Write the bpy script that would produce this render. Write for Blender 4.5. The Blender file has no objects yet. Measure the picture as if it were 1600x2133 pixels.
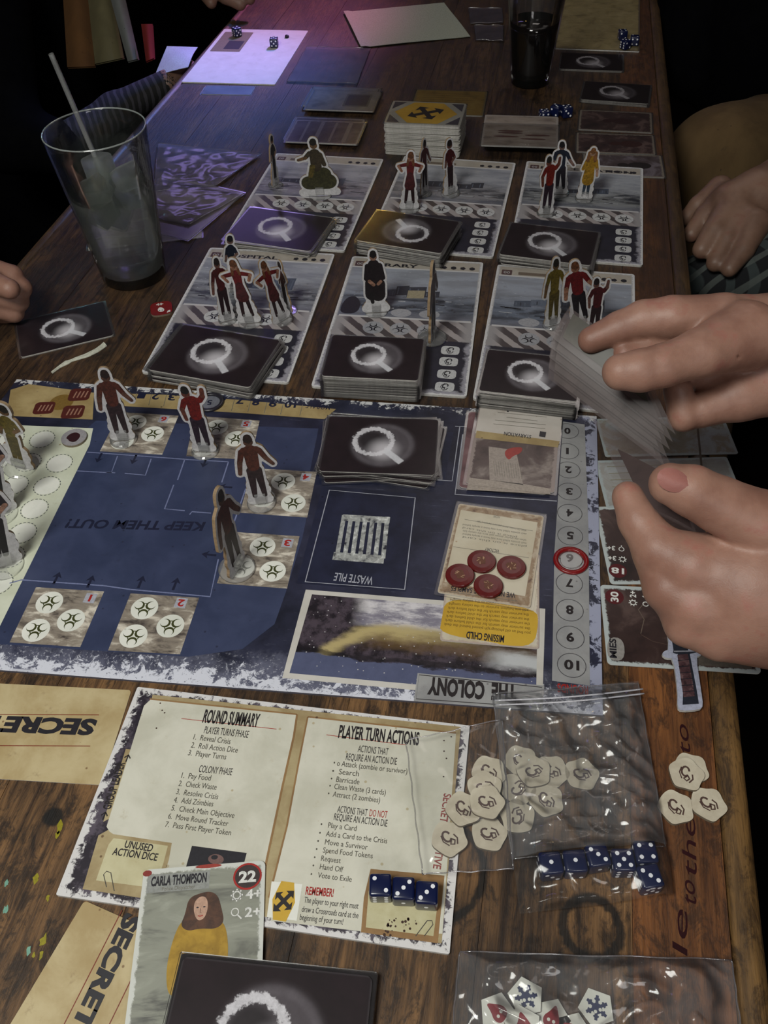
import bpy, bmesh, math, random
import numpy as np
from mathutils import Matrix, Vector
random.seed(7)
SC = bpy.context.scene
COL = SC.collection
# ------------------------------------------------------------------ camera (units below: millimetres, scene: metres)
CH = 450.0                                     # camera height above the table top
FPX, PITCH, ROLL = 1771.33, 0.82363356, -0.0484925
_fw = np.array([0, math.cos(PITCH), -math.sin(PITCH)]); _rt0 = np.array([1., 0, 0]); _up0 = np.cross(_rt0, _fw)
_rt = math.cos(ROLL)*_rt0 + math.sin(ROLL)*_up0; _up = -math.sin(ROLL)*_rt0 + math.cos(ROLL)*_up0
cd = bpy.data.cameras.new('camera'); cam = bpy.data.objects.new('camera', cd); COL.objects.link(cam)
cd.sensor_fit = 'VERTICAL'; cd.sensor_height = 36; cd.lens = FPX*36/2133; cd.clip_start = 0.01
m = Matrix.Identity(4)
for i in range(3):
    m[i][0] = _rt[i]; m[i][1] = _up[i]; m[i][2] = -_fw[i]
m[2][3] = CH*0.001
cam.matrix_world = m; SC.camera = cam
SC.view_settings.view_transform = 'Standard'; SC.view_settings.look = 'None'
SC.view_settings.gamma = 1; SC.view_settings.use_curve_mapping = False
SC.view_settings.exposure = 0.0
# ------------------------------------------------------------------ world and lamps
wd = bpy.data.worlds.new('world'); SC.world = wd; wd.use_nodes = True
wd.node_tree.nodes['Background'].inputs[0].default_value = (0.55, 0.5, 0.62, 1)
wd.node_tree.nodes['Background'].inputs[1].default_value = 0.010
def lamp(name, kind, loc, aim, power, col, size=0.1, angle=None, blend=0.6, sizey=None):
    l = bpy.data.lights.new(name, kind); l.energy = power; l.color = col
    if kind == 'AREA':
        l.size = size
        if sizey: l.shape = 'RECTANGLE'; l.size_y = sizey
    elif kind == 'SPOT':
        l.spot_size = angle; l.spot_blend = blend; l.shadow_soft_size = size
    else: l.shadow_soft_size = size
    o = bpy.data.objects.new(name, l); COL.objects.link(o); o.location = loc
    d = Vector(aim)-Vector(loc); o.rotation_euler = d.to_track_quat('-Z', 'Y').to_euler()
    return o
lamp('ceiling_lamp', 'AREA', (-0.40, -0.14, 1.08), (-0.02, 0.40, 0), 11.0, (1.0, 1.0, 0.93), 0.34)
lamp('front_fill', 'AREA', (0.30, -0.75, 0.62), (0.0, 0.85, 0.02), 2.4, (1.0, 0.97, 0.95), 0.30)  # unseen fill added behind the camera to brighten the upright standee borders
lamp('bar_lamp', 'AREA', (0.5, 2.0, 1.9), (0.1, 0.9, 0), 3.0, (1.0, 0.90, 0.84), 0.6)
lamp('pink_neon', 'SPOT', (0.35, 2.35, 1.0), (-0.14, 1.44, 0), 62, (1.0, 0.26, 0.62), 0.05, 0.32, 1.0)
lamp('blue_neon', 'SPOT', (0.28, 2.05, 1.0), (-0.24, 1.22, 0), 120, (0.15, 0.32, 1.0), 0.05, 0.36, 1.0)
lamp('violet_screen', 'AREA', (-0.55, 3.3, 1.25), (-0.25, 1.0, 0), 1.6, (0.46, 0.34, 1.0), 0.5, sizey=0.35)
lamp('yellow_bulb', 'POINT', (0.0, 2.9, 1.05), (0, 0, 0), 1.6, (1.0, 0.6, 0.12), 0.03)
lamp('cyan_bulb', 'POINT', (-1.0, 2.6, 0.9), (0, 0, 0), 1.2, (0.3, 0.8, 1.0), 0.03)
# ------------------------------------------------------------------ pixel -> table geometry
def ray(px, py):
    return _fw + _rt*((px-800)/FPX) - _up*((py-1066.5)/FPX)
def P(px, py, z=0.0):                          # point of plane z (mm) seen at that pixel
    d = ray(px, py); t = (z-CH)/d[2]; return np.array([d[0]*t, d[1]*t, z])
def PY(px, py, y):                             # point of the upright plane Y = y
    d = ray(px, py); t = y/d[1]; return np.array([d[0]*t, y, CH+d[2]*t])
def PD(px, py, dep):                           # point at that distance in front of the camera
    return np.array([0, 0, CH]) + ray(px, py)*dep
def rot2(x, y, t): return (x*math.cos(t)-y*math.sin(t), x*math.sin(t)+y*math.cos(t))
# ------------------------------------------------------------------ shader language
class K:
    nt = None
    def __init__(s, o): s.o = o
    def _b(s, op, b, r=False):
        return mth(op, b, s) if r else mth(op, s, b)
    def __add__(s, b): return s._b('ADD', b)
    __radd__ = __add__
    def __mul__(s, b): return s._b('MULTIPLY', b)
    __rmul__ = __mul__
    def __sub__(s, b): return s._b('SUBTRACT', b)
    def __rsub__(s, b): return s._b('SUBTRACT', b, True)
    def __truediv__(s, b): return s._b('DIVIDE', b)
def put(sock, v):
    if isinstance(v, K): K.nt.links.new(v.o, sock)
    elif isinstance(v, (tuple, list)):
        sock.default_value = tuple(v)+(1,) if len(v) == 3 and len(sock.default_value) == 4 else tuple(v)
    else: sock.default_value = v
def mth(op, a, b=None, c=None):
    n = K.nt.nodes.new('ShaderNodeMath'); n.operation = op
    put(n.inputs[0], a)
    if b is not None: put(n.inputs[1], b)
    if c is not None: put(n.inputs[2], c)
    return K(n.outputs[0])
def mn(a, b): return mth('MINIMUM', a, b)
def mx(a, b): return mth('MAXIMUM', a, b)
def ab(a): return mth('ABSOLUTE', a)
def hyp(a, b): return mth('SQRT', a*a+b*b)
def ss(x, lo, hi):
    n = K.nt.nodes.new('ShaderNodeMapRange'); n.interpolation_type = 'SMOOTHSTEP'
    put(n.inputs[0], x)
    if lo <= hi: n.inputs[1].default_value = lo; n.inputs[2].default_value = hi; n.inputs[3].default_value = 0; n.inputs[4].default_value = 1
    else: n.inputs[1].default_value = hi; n.inputs[2].default_value = lo; n.inputs[3].default_value = 1; n.inputs[4].default_value = 0
    return K(n.outputs[0])
def mixc(f, a, b):
    n = K.nt.nodes.new('ShaderNodeMix'); n.data_type = 'RGBA'
    put(n.inputs[0], f); put(n.inputs[6], a); put(n.inputs[7], b); return K(n.outputs[2])
def xyz():
    t = K.nt.nodes.new('ShaderNodeTexCoord'); s = K.nt.nodes.new('ShaderNodeSeparateXYZ')
    K.nt.links.new(t.outputs['Object'], s.inputs[0])
    return K(s.outputs[0])*1000., K(s.outputs[1])*1000., K(s.outputs[2])*1000.
def vec(x, y, z=0.0):
    n = K.nt.nodes.new('ShaderNodeCombineXYZ'); put(n.inputs[0], x); put(n.inputs[1], y); put(n.inputs[2], z); return K(n.outputs[0])
def noise(v, scale, det=3, rough=0.55, dist=0.0):
    n = K.nt.nodes.new('ShaderNodeTexNoise'); put(n.inputs['Vector'], v); n.inputs['Scale'].default_value = scale
    n.inputs['Detail'].default_value = det; n.inputs['Roughness'].default_value = rough; n.inputs['Distortion'].default_value = dist
    return K(n.outputs[0])
def voro(v, scale):
    n = K.nt.nodes.new('ShaderNodeTexVoronoi'); put(n.inputs['Vector'], v); n.inputs['Scale'].default_value = scale
    return K(n.outputs['Distance'])
def srgb(r, g, b):
    f = lambda c: (c/255/12.92) if c <= 10 else ((c/255+0.055)/1.055)**2.4
    return (f(r), f(g), f(b))
def material(name, fn):
    mt = bpy.data.materials.new(name); mt.use_nodes = True; K.nt = mt.node_tree
    bs = mt.node_tree.nodes['Principled BSDF']
    r = fn()
    if not isinstance(r, dict): r = dict(col=r)
    put(bs.inputs['Base Color'], r.get('col', (0.5, 0.5, 0.5)))
    put(bs.inputs['Roughness'], r.get('rough', 0.6))
    for k, s in (('metal', 'Metallic'), ('trans', 'Transmission Weight'), ('ior', 'IOR'), ('coat', 'Coat Weight'), ('crough', 'Coat Roughness'),
                 ('alpha', 'Alpha'), ('sss', 'Subsurface Weight'), ('spec', 'Specular IOR Level'), ('sheen', 'Sheen Weight')):
        if k in r: put(bs.inputs[s], r[k])
    if 'sss' in r:
        bs.inputs['Subsurface Radius'].default_value = (1, .4, .2); bs.inputs['Subsurface Scale'].default_value = 0.004
    if 'bump' in r:
        b = mt.node_tree.nodes.new('ShaderNodeBump'); b.inputs['Distance'].default_value = r.get('bd', 0.0005)
        b.inputs['Strength'].default_value = r.get('bs', 0.5); put(b.inputs['Height'], r['bump']); mt.node_tree.links.new(b.outputs[0], bs.inputs['Normal'])
    return mt
_flat = {}
def flat(col, rough=0.55, tag='ink'):
    k = (col, rough)
    if k not in _flat:
        def fn():
            x, y, z = xyz(); n = noise(vec(x, y, z), 0.5, 3, 0.7)
            return dict(col=mixc(ss(n, 0.3, 0.75), col, tuple(min(1, c*0.72) for c in col)), rough=rough)
        _flat[k] = material(tag, fn)
    return _flat[k]
# ------------------------------------------------------------------ geometry helper
MW = {}                                        # world matrix (mm) of roots
class G:
    def __init__(s): s.v = []; s.f = []; s.mi = []; s.mats = []
    def mat(s, m):
        if m not in s.mats: s.mats.append(m)
        return s.mats.index(m)
    def add(s, vs, fs, m):
        b = len(s.v); k = s.mat(m); s.v += [tuple(map(float, v)) for v in vs]
        for f in fs: s.f.append([b+i for i in f]); s.mi.append(k)
    def poly(s, pts, m): s.add(pts, [list(range(len(pts)))], m)
    def prism(s, pts, z0, z1, mt, ms=None, mb=None):      # pts: xy loop CCW
        n = len(pts); ms = ms or mt
        s.add([(p[0], p[1], z1) for p in pts], [list(range(n))], mt)
        s.add([(p[0], p[1], z0) for p in pts], [list(range(n))[::-1]], mb or ms)
        s.add([(p[0], p[1], z0) for p in pts]+[(p[0], p[1], z1) for p in pts], [[i, (i+1) % n, n+(i+1) % n, n+i] for i in range(n)], ms)
    def box(s, x0, x1, y0, y1, z0, z1, m): s.prism([(x0, y0), (x1, y0), (x1, y1), (x0, y1)], z0, z1, m)
    def stroke(s, pts, w, z, m, closed=False):            # flat ribbon through xy points
        p = [np.array(q[:2], float) for q in pts]; n = len(p)
        L = []; R = []
        for i in range(n):
            a = p[(i-1) % n] if (closed or i > 0) else p[i]; b = p[(i+1) % n] if (closed or i < n-1) else p[i]
            d = b-a; d = d/(np.linalg.norm(d)+1e-9); nn = np.array([-d[1], d[0]])*w/2
            L.append(p[i]+nn); R.append(p[i]-nn)
        vs = [(q[0], q[1], z) for q in R]+[(q[0], q[1], z) for q in L]
        s.add(vs, [[i, (i+1) % n, n+(i+1) % n, n+i] for i in range(n if closed else n-1)], m)
    def tube(s, path, r, m, seg=12, cap=True):
        path = [np.array(p, float) for p in path]; rr = r if isinstance(r, (list, tuple)) else [r]*len(path)
        vs = []; prev = None
        for i, p in enumerate(path):
            d = path[min(i+1, len(path)-1)]-path[max(i-1, 0)]; d /= np.linalg.norm(d)
            u = np.cross(d, [0, 0, 1.]) if prev is None else prev-d*np.dot(prev, d)
            if np.linalg.norm(u) < 1e-3: u = np.cross(d, [0, 1., 0])
            u /= np.linalg.norm(u); prev = u; w = np.cross(d, u)
            vs += [p+rr[i]*(math.cos(2*math.pi*k/seg)*u+math.sin(2*math.pi*k/seg)*w) for k in range(seg)]
        fs = [[i*seg+k, i*seg+(k+1) % seg, (i+1)*seg+(k+1) % seg, (i+1)*seg+k] for i in range(len(path)-1) for k in range(seg)]
        if cap: fs += [list(range(seg))[::-1], [(len(path)-1)*seg+k for k in range(seg)]]
        s.add(vs, fs, m)
    def lathe(s, prof, m, seg=48, c=(0, 0)):
        vs = [(c[0]+r*math.cos(2*math.pi*k/seg), c[1]+r*math.sin(2*math.pi*k/seg), z) for r, z in prof for k in range(seg)]
        fs = [[i*seg+k, i*seg+(k+1) % seg, (i+1)*seg+(k+1) % seg, (i+1)*seg+k] for i in range(len(prof)-1) for k in range(seg)]
        s.add(vs, fs, m)
    def build(s, name, parent=None, smooth=False, local=False, weld=False):
        me = bpy.data.meshes.new(name); v = np.array(s.v, float).reshape(-1, 3)
        if parent is not None and not local:
            M = np.array(MW[parent.name].inverted()); v = v@M[:3, :3].T+M[:3, 3]
        me.from_pydata([tuple(q) for q in (v*0.001)], [], s.f)
        for q in s.mats: me.materials.append(q)
        me.polygons.foreach_set('material_index', s.mi)
        if weld:
            bm = bmesh.new(); bm.from_mesh(me); bmesh.ops.remove_doubles(bm, verts=bm.verts, dist=1e-6); bmesh.ops.recalc_face_normals(bm, faces=bm.faces); bm.to_mesh(me); bm.free()
        if smooth:
            me.polygons.foreach_set('use_smooth', [True]*len(me.polygons))
        me.update()
        o = bpy.data.objects.new(name, me); COL.objects.link(o)
        if parent is not None:
            o.parent = parent; MW[o.name] = MW[parent.name]
        else: MW[o.name] = Matrix.Identity(4)
        return o
def tag(o, label=None, cat=None, group=None, kind=None):
    if label: o['label'] = label
    if cat: o['category'] = cat
    if group: o['group'] = group
    if kind: o['kind'] = kind
    return o
def root(name, label, cat, loc=(0, 0, 0), rz=0.0, group=None, rx=0.0, kind=None):
    o = bpy.data.objects.new(name, None); COL.objects.link(o); o.empty_display_size = 0.01
    o.location = [float(c)*0.001 for c in loc]; o.rotation_euler = (rx, 0, rz)
    MW[o.name] = Matrix.Translation([float(c) for c in loc])@Matrix.Rotation(rz, 4, 'Z')@Matrix.Rotation(rx, 4, 'X')
    return tag(o, label, cat, group, kind)
def copy_tree(o, loc, rz=0.0, label=None, group=None, scale=None, tilt=(0, 0)):
    r = o.copy(); COL.objects.link(r); r.location = [float(c)*0.001 for c in loc]; r.rotation_euler = (tilt[0], tilt[1], rz)
    if scale: r.scale = scale if isinstance(scale, tuple) else (scale,)*3
    if label: r['label'] = label
    if group: r['group'] = group
    for ch in list(o.children):
        c = ch.copy(); COL.objects.link(c); c.parent = r
        for g in list(ch.children):
            d = g.copy(); COL.objects.link(d); d.parent = c
    return r
# lettering: font outlines as flat mesh, laid between two points
_tx = {}
def glyphs(s, w=0.0):
    if (s, w) not in _tx:
        cu = bpy.data.curves.new('t', 'FONT'); cu.body = s; cu.size = 1; cu.resolution_u = 3; cu.offset = w
        o = bpy.data.objects.new('t', cu); COL.objects.link(o)
        dg = bpy.context.evaluated_depsgraph_get(); me = o.evaluated_get(dg).to_mesh()
        v = np.array([q.co[:2] for q in me.vertices]); f = [list(p.vertices) for p in me.polygons]
        bpy.data.objects.remove(o); bpy.data.curves.remove(cu); _tx[(s, w)] = (v, f)
    return _tx[(s, w)]
def text(g, s, A, B, cap, m, z, w=0.0, skew=0.0):         # A,B world mm points of the baseline, cap height mm
    v, f = glyphs(s, w); A = np.array(A[:2], float); B = np.array(B[:2], float)
    e = B-A; L = np.linalg.norm(e); e /= L; n = np.array([-e[1], e[0]])
    x = (v[:, 0]-v[:, 0].min())/(v[:, 0].max()-v[:, 0].min())*L; y = v[:, 1]/0.73*cap; x = x+skew*y
    q = A+x[:, None]*e+y[:, None]*n
    g.add([(a[0], a[1], z) for a in q], f, m)
def textpx(g, s, a, b, cap, m, z, w=0.0, skew=0.0):       # baseline ends and cap height read off the photograph
    A, B = P(*a, z), P(*b, z); c = np.linalg.norm(P(a[0], a[1]-cap, z)-A)*1.08
    text(g, s, A, B, c, m, z, w, skew)
def circ(c, r, n=28, ry=None, rot=0):
    o = []
    for k in range(n):
        x, y = r*math.cos(2*math.pi*k/n), (ry or r)*math.sin(2*math.pi*k/n); x, y = rot2(x, y, rot); o.append((c[0]+x, c[1]+y))
    return o
def rrect(x0, x1, y0, y1, r, n=5):
    o = []
    for cx, cy, a in ((x1-r, y0+r, -90), (x1-r, y1-r, 0), (x0+r, y1-r, 90), (x0+r, y0+r, 180)):
        for k in range(n+1):
            t = math.radians(a+90*k/n); o.append((cx+r*math.cos(t), cy+r*math.sin(t)))
    return o
def z3(pts, z): return [(p[0], p[1], z) for p in pts]
def frame(quad, z, W=None, H=None):            # TL,TR,BR,BL of a flat rectangle in the photograph -> centre, angle, size
    q = [P(*p, z)[:2] for p in quad]
    e = (q[1]-q[0])+(q[2]-q[3]); t = math.atan2(e[1], e[0])
    w = (np.linalg.norm(q[1]-q[0])+np.linalg.norm(q[2]-q[3]))/2; h = (np.linalg.norm(q[0]-q[3])+np.linalg.norm(q[1]-q[2]))/2
    c = sum(q)/4; return c, t, W or w, H or h
def eframe(p0, p1, z, ratio=None, W=None, H=None):        # from the top edge only
    a, b = P(*p0, z)[:2], P(*p1, z)[:2]; e = b-a; L = np.linalg.norm(e); t = math.atan2(e[1], e[0]); W = W or L; H = H or W*ratio
    e = e/L; n = np.array([-e[1], e[0]]); c = (a+b)/2-n*H/2
    return c, t, W, H
# ------------------------------------------------------------------ shared print pieces
def biohazard(g, c, r, z, rot, m):
    for k in range(3):
        a = rot+math.radians(90+120*k); cx, cy = c[0]+math.cos(a)*r*0.55, c[1]+math.sin(a)*r*0.55
        o = []; i = []
        for j in range(17):
            t = a+math.radians(-138+276*j/16)+math.pi
            o.append((cx+math.cos(t+math.pi*0)*r*0.44*1, cy+math.sin(t)*r*0.44))
        # crescent open outwards
        cx2, cy2 = c[0]+math.cos(a)*r*0.66, c[1]+math.sin(a)*r*0.66
        for j in range(17):
            t = a+math.radians(-138+276*j/16)+math.pi
            i.append((cx2+math.cos(t)*r*0.35, cy2+math.sin(t)*r*0.35))
        g.add(z3(o+i, z), [[j, j+1, 17+j+1, 17+j] for j in range(16)], m)
        g.stroke([(c[0]+math.cos(a+s)*r*0.5, c[1]+math.sin(a+s)*r*0.5) for s in np.linspace(0.70, 1.39, 6)], r*0.08, z+0.03, m)
def runner(g, c, s, z, rot, m):                # little running figure on the barricade tags
    def q(pts, w): g.stroke([(c[0]+rot2(x*s, y*s, rot)[0], c[1]+rot2(x*s, y*s, rot)[1]) for x, y in pts], w*s, z, m)
    q([(0.3, 0.62), (0.55, 0.5), (0.42, 0.3), (0.1, 0.42), (0.3, 0.62)], 0.14)
    q([(0.2, 0.4), (-0.1, 0.0), (-0.5, -0.1), (-0.6, -0.4)], 0.2)
    q([(-0.1, 0.0), (0.2, -0.2), (0.05, -0.6)], 0.18); q([(0.1, 0.2), (0.5, 0.1), (0.6, -0.15)], 0.12); q([(-0.2, 0.35), (-0.6, 0.25)], 0.1)
def tokmark(g, c, s, z, rot, m):
    def q(pts, w, k_=[0]): k_[0] += 1; w *= 1.35; g.stroke([(c[0]+rot2(x*s, y*s, rot)[0], c[1]+rot2(x*s, y*s, rot)[1]) for x, y in pts], w*s, z, m)
    q([(-.1+.3*math.cos(t)*1.0, .2+.42*math.sin(t)) for t in np.linspace(0.2, 5.6, 12)], 0.12)
    q([(.1, -.1), (.3, -.35), (.1, -.6), (-.15, -.45), (.05, -.2)], 0.1)
    q([(.45, .1), (.55, -.3), (.3, -.7)], 0.09); q([(-.45, .5), (-.55, 0), (-.3, -.5)], 0.07)
# ------------------------------------------------------------------ print materials
def edge(x, y, W, H): return mn(W/2-ab(x), H/2-ab(y))
WHITE = srgb(226, 226, 222); INK = srgb(38, 32, 34); RED = srgb(170, 36, 30)
def snow_border(x, y, W, H, wid, seed, amp=10.0):
    n = noise(vec(x, y, seed), 0.16, 6, 0.72, 0.3); d = edge(x, y, W, H)
    return ss(d+(n-0.5)*amp*2, wid+0.8, wid-0.8)
def m_tile(W, H, seed, hue):
    def fn():
        x, y, z = xyz(); v = vec(x, y, seed); d = edge(x, y, W, H)
        st = noise(vec(x*0.35, y*1.6, seed), 0.055, 6, 0.62, 0.4)
        ho = ss(y+(st-0.5)*30, 25, 60)
        pic = mixc(ss(st, 0.36, 0.60), srgb(44, 46, 54), hue)
        pic = mixc(ss(noise(v, 0.12, 6, 0.7), 0.56, 0.7), pic, srgb(64, 62, 70))
        pic = mixc(ho*0.45, pic, srgb(186, 190, 202))
        pic = mixc(ss(noise(vec(x*0.5, y*2.2, seed+5.0), 0.3, 4, 0.7), 0.62, 0.72)*0.7, pic, srgb(210, 214, 222))
        low = ss(y, 16, 6); pic = mixc(low*0.5, pic, srgb(120, 122, 135))
        ink = ss(mth('PINGPONG', x+y*1.0+(noise(v, 0.2, 3)-0.5)*3, 9.0), 4.2, 5.0)
        strip = mixc(ink, srgb(74, 66, 68), srgb(160, 152, 152))
        strip = mixc(ss(ab(x), 48, 60), strip, srgb(150, 146, 148))
        c = mixc(ss(y, 1.5, 0.5), pic, strip)
        c = mixc(ss(ab(y-1.5), 1.6, 1.0)*ss(ab(x), 61, 60), c, srgb(190, 188, 190))
        hd = ss(y, 84, 85); c = mixc(hd, c, mixc(noise(v, 0.1, 4), srgb(150, 140, 128), srgb(182, 176, 168)))
        c = mixc(ss(ab(y-84.4), 1.3, 0.8), c, srgb(196, 194, 196))
        dk = ss(y+(noise(v, 0.3, 3)-0.5)*2, -28.0, -30.0); c = mixc(dk, c, mixc(noise(v, 0.08, 4), srgb(20, 20, 30), srgb(50, 48, 62)))
        gr = ss(d+(noise(v, 0.12, 5, 0.7)-0.5)*16, 7.5, 3.5)*dk; c = mixc(gr, c, srgb(150, 148, 158))
        fr = ss(d, 3.6, 2.6)*ss(y, -20, -10); c = mixc(fr, c, srgb(172, 170, 172))
        sb = ss(d+(noise(v, 0.35, 6, 0.75)-0.5)*7, 2.4, 1.6); c = mixc(sb, c, srgb(205, 204, 206))
        c = mixc(ss(noise(v, 0.5, 5, 0.8), 0.60, 0.7)*ss(d, 9, 3)*0.8, c, srgb(60, 58, 62))
        return dict(col=c, rough=0.42, spec=0.4)
    return material('location_print', fn)
def m_board(W, H):
    def fn():
        x, y, z = xyz(); v = vec(x, y, 3.0)
        def dl(a, b):
            a, b = [np.array(rot2(*(P(*q, BZ)[:2]-np.array(bc)), -bt)) for q in (a, b)]; e = (b-a)/np.linalg.norm(b-a); return (x-float(a[0]))*float(-e[1])+(y-float(a[1]))*float(e[0])
        n = noise(v, 0.02, 6, 0.65); c = mixc(ss(n, 0.3, 0.7), srgb(24, 26, 40), srgb(52, 54, 76))
        scr = noise(vec(x*0.12, y*2.0, 1.0), 0.35, 5, 0.75); c = mixc(ss(scr, 0.62, 0.72)*0.5, c, srgb(130, 134, 158))
        bot = dl((-395, 1366), (1256, 1490)); rgt = dl((1256, 1490), (1243, 867)); top = dl((1243, 867), (35, 790))
        nb = noise(v, 0.06, 8, 0.68, 0.4)
        fog = ss(bot+(nb-0.5)*60, 30, 2); c = mixc(fog*0.75, c, srgb(112, 114, 134))
        s1 = mx(ss(bot+(noise(v, 0.09, 10, 0.74, 0.5)-0.5)*95, 9, 5), ss(noise(v, 0.4, 6, 0.8), 0.56, 0.62)*ss(bot, 30, 6)); s1 = mx(s1, ss(bot, 2.2, 1.4)*.8); c = mixc(s1, c, srgb(214, 216, 228))
        s2 = ss(rgt+(noise(v, 0.09, 10, 0.74, 0.5)-0.5)*95, 9, 5)*ss(x, 150, 200); c = mixc(s2*0.85, c, srgb(166, 170, 194))
        s3 = ss(top+(noise(v, 0.12, 9, 0.74, 0.5)-0.5)*60, 3, 0); c = mixc(s3, c, srgb(206, 206, 208))
        c = mixc(ss(noise(v, 0.45, 4, 0.7), 0.6, 0.68)*ss(bot, 26, 10)*0.7, c, srgb(44, 46, 66))
        return dict(col=c, rough=0.4, spec=0.45)
    return material('board_print', fn)
def m_parch(name, a, b, dark, W=None, H=None, edgew=6.0, sc=0.02, rough=0.55):
    def fn():
        x, y, z = xyz(); v = vec(x, y, 7.0); n = noise(v, sc, 6, 0.62, 0.3)
        c = mixc(ss(n, 0.32, 0.68), a, b)
        c = mixc(ss(noise(v, sc*3.5, 5, 0.7), 0.6, 0.78)*0.45, c, dark)
        if W:
            d = edge(x, y, W, H); c = mixc(ss(d+(noise(v, sc*6, 5, 0.7)-0.5)*edgew*1.6, edgew, 0.0)*0.8, c, dark)
        c = mixc(ss(voro(v, 0.09), 0.09, 0.05)*0.8, c, dark)
        return dict(col=c, rough=rough)
    return material(name, fn)
def m_sheet(W, H):
    def fn():
        x, y, z = xyz(); v = vec(x, y, 2.0); d = edge(x, y, W, H)
        c = mixc(ss(noise(v, 0.1, 6, 0.7), 0.42, 0.6), srgb(40, 34, 44), srgb(88, 80, 92))
        s = ss(d+(noise(v, 0.22, 8, 0.72, 0.5)-0.5)*22, 4.2, 2.2); c = mixc(s, c, srgb(216, 214, 214))
        return dict(col=c, rough=0.45)
    return material('sheet_border_print', fn)
def m_magnifier(W=88., H=63., bright=1.0):
    def fn():
        x, y, z = xyz(); v = vec(x, y, 1.0)
        n = noise(v, 0.06, 5, 0.65); c = mixc(n, srgb(14, 8, 11), srgb(44, 30, 36))
        cx, cy = -5.5, 3.5
        hx, hy = x-cx, y-cy; r = hyp(hx, hy)
        hr = hyp(x-2.0, (y-0.0)*1.02); halo = mn(ss(hr, 28, 20)*(0.25+0.45*noise(v, 0.09, 5, 0.7))+ss(ab(hr-22.5), 3.5, 0.5)*0.22*noise(v, 0.15, 4, 0.7)*2.0, 1.0)
        c = mixc(halo*0.62, c, srgb(140, 134, 142))
        c = mixc(ss(hyp(hx+1.5, hy-1.5), 14, 7)*0.8, c, srgb(24, 18, 22))
        glow = ss(hyp(x-3.0, y+5.5), 17, 2)*0.95; c = mixc(glow, c, srgb(196, 192, 198))
        rw = 1.9+(noise(v, 0.35, 4, .7)-0.5)*7
        ring = ss(ab(r-14.6)-rw, 0.9, -0.5)*(0.25+1.0*noise(v, 0.35, 5, 0.85)); c = mixc(mn(ring, 1.0), c, srgb(222, 220, 226))
        a = math.radians(-44); u = hx*math.cos(a)+hy*math.sin(a); w = hy*math.cos(a)-hx*math.sin(a)
        hd = ss(ab(w)+(noise(v, 0.5, 4, 0.8)-0.5)*1.6, 3.4, 2.2)*ss(u, 12.5, 15)*ss(u, 33, 32)*(0.5+0.6*noise(v, 0.6, 4, 0.8)); c = mixc(mn(hd, 1.0), c, srgb(214, 214, 220))
        c = mixc(ss(edge(x, y, W, H), 1.0, 0.4)*0.4, c, srgb(70, 66, 70))
        return dict(col=c, rough=0.6, spec=.2, coat=0.22, crough=0.2)
    return material('card_back_print', fn)
def m_art(name, cols, border, W, H, seed, bw=3.0, stretch=(1., 1.), coat=0.0, sc=0.05):   # soft picture with a torn light border
    def fn():
        x, y, z = xyz(); v = vec(x*stretch[0], y*stretch[1], seed); n = noise(v, sc, 5, 0.62, 0.5)
        c = mixc(ss(n, 0.3, 0.5), cols[0], cols[1]); c = mixc(ss(n, 0.5, 0.68), c, cols[2])
        w = vec(x, y, seed)
        if border: c = mixc(ss(edge(x, y, W, H)+(noise(w, 0.3, 6, 0.75)-0.5)*6, bw+0.8, bw-0.5), c, border)
        return dict(col=c, rough=0.5, coat=coat, crough=0.2)
    return material(name, fn)
def m_film(name='clear_film', haze=0.10, tint=(0.8, 0.8, 0.85), rough=0.12, gl=0.10, fk=0.8):
    mt = bpy.data.materials.new(name); mt.use_nodes = True; nt = K.nt = mt.node_tree; nt.nodes.remove(nt.nodes['Principled BSDF'])
    out = nt.nodes['Material Output']; x, y, z = xyz(); v = vec(x, y, z)
    tr = nt.nodes.new('ShaderNodeBsdfTransparent'); gs = nt.nodes.new('ShaderNodeBsdfGlossy'); gs.inputs['Roughness'].default_value = rough
    df = nt.nodes.new('ShaderNodeBsdfDiffuse'); df.inputs[0].default_value = tint+(1,)
    fr = nt.nodes.new('ShaderNodeLayerWeight'); fr.inputs[0].default_value = 0.25
    m1 = nt.nodes.new('ShaderNodeMixShader'); m2 = nt.nodes.new('ShaderNodeMixShader')
    hz = (0.35+1.3*noise(v, 0.05, 6, 0.7))*haze
    nt.links.new(hz.o, m1.inputs[0]); nt.links.new(tr.outputs[0], m1.inputs[1]); nt.links.new(df.outputs[0], m1.inputs[2])
    f2 = K(fr.outputs['Fresnel'])*fk+gl
    nt.links.new(f2.o, m2.inputs[0]); nt.links.new(m1.outputs[0], m2.inputs[1]); nt.links.new(gs.outputs[0], m2.inputs[2])
    nt.links.new(m2.outputs[0], out.inputs[0]); return mt
def m_glass(name, col=(1, 1, 1), rough=0.0, ior=1.45):
    mt = bpy.data.materials.new(name); mt.use_nodes = True; nt = mt.node_tree; nt.nodes.remove(nt.nodes['Principled BSDF'])
    g = nt.nodes.new('ShaderNodeBsdfGlass'); g.inputs['Color'].default_value = col+(1,); g.inputs['Roughness'].default_value = rough; g.inputs['IOR'].default_value = ior
    nt.links.new(g.outputs[0], nt.nodes['Material Output'].inputs[0]); return mt
SLEEVE = m_film('sleeve_film', 0.010, (0.50, 0.45, 0.48), 0.2, 0.0)
BAG = m_film('bag_film', 0.05, (0.62, 0.64, 0.68), 0.10, 0.012)
ACR = m_film('clear_plastic', 0.10, (0.85, 0.85, 0.85), 0.08, 0.05)
CARDEDGE = flat(srgb(206, 202, 196), 0.5, 'card_edge')
CARDWHITE = flat(srgb(205, 203, 198), 0.5, 'card_stock')
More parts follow.
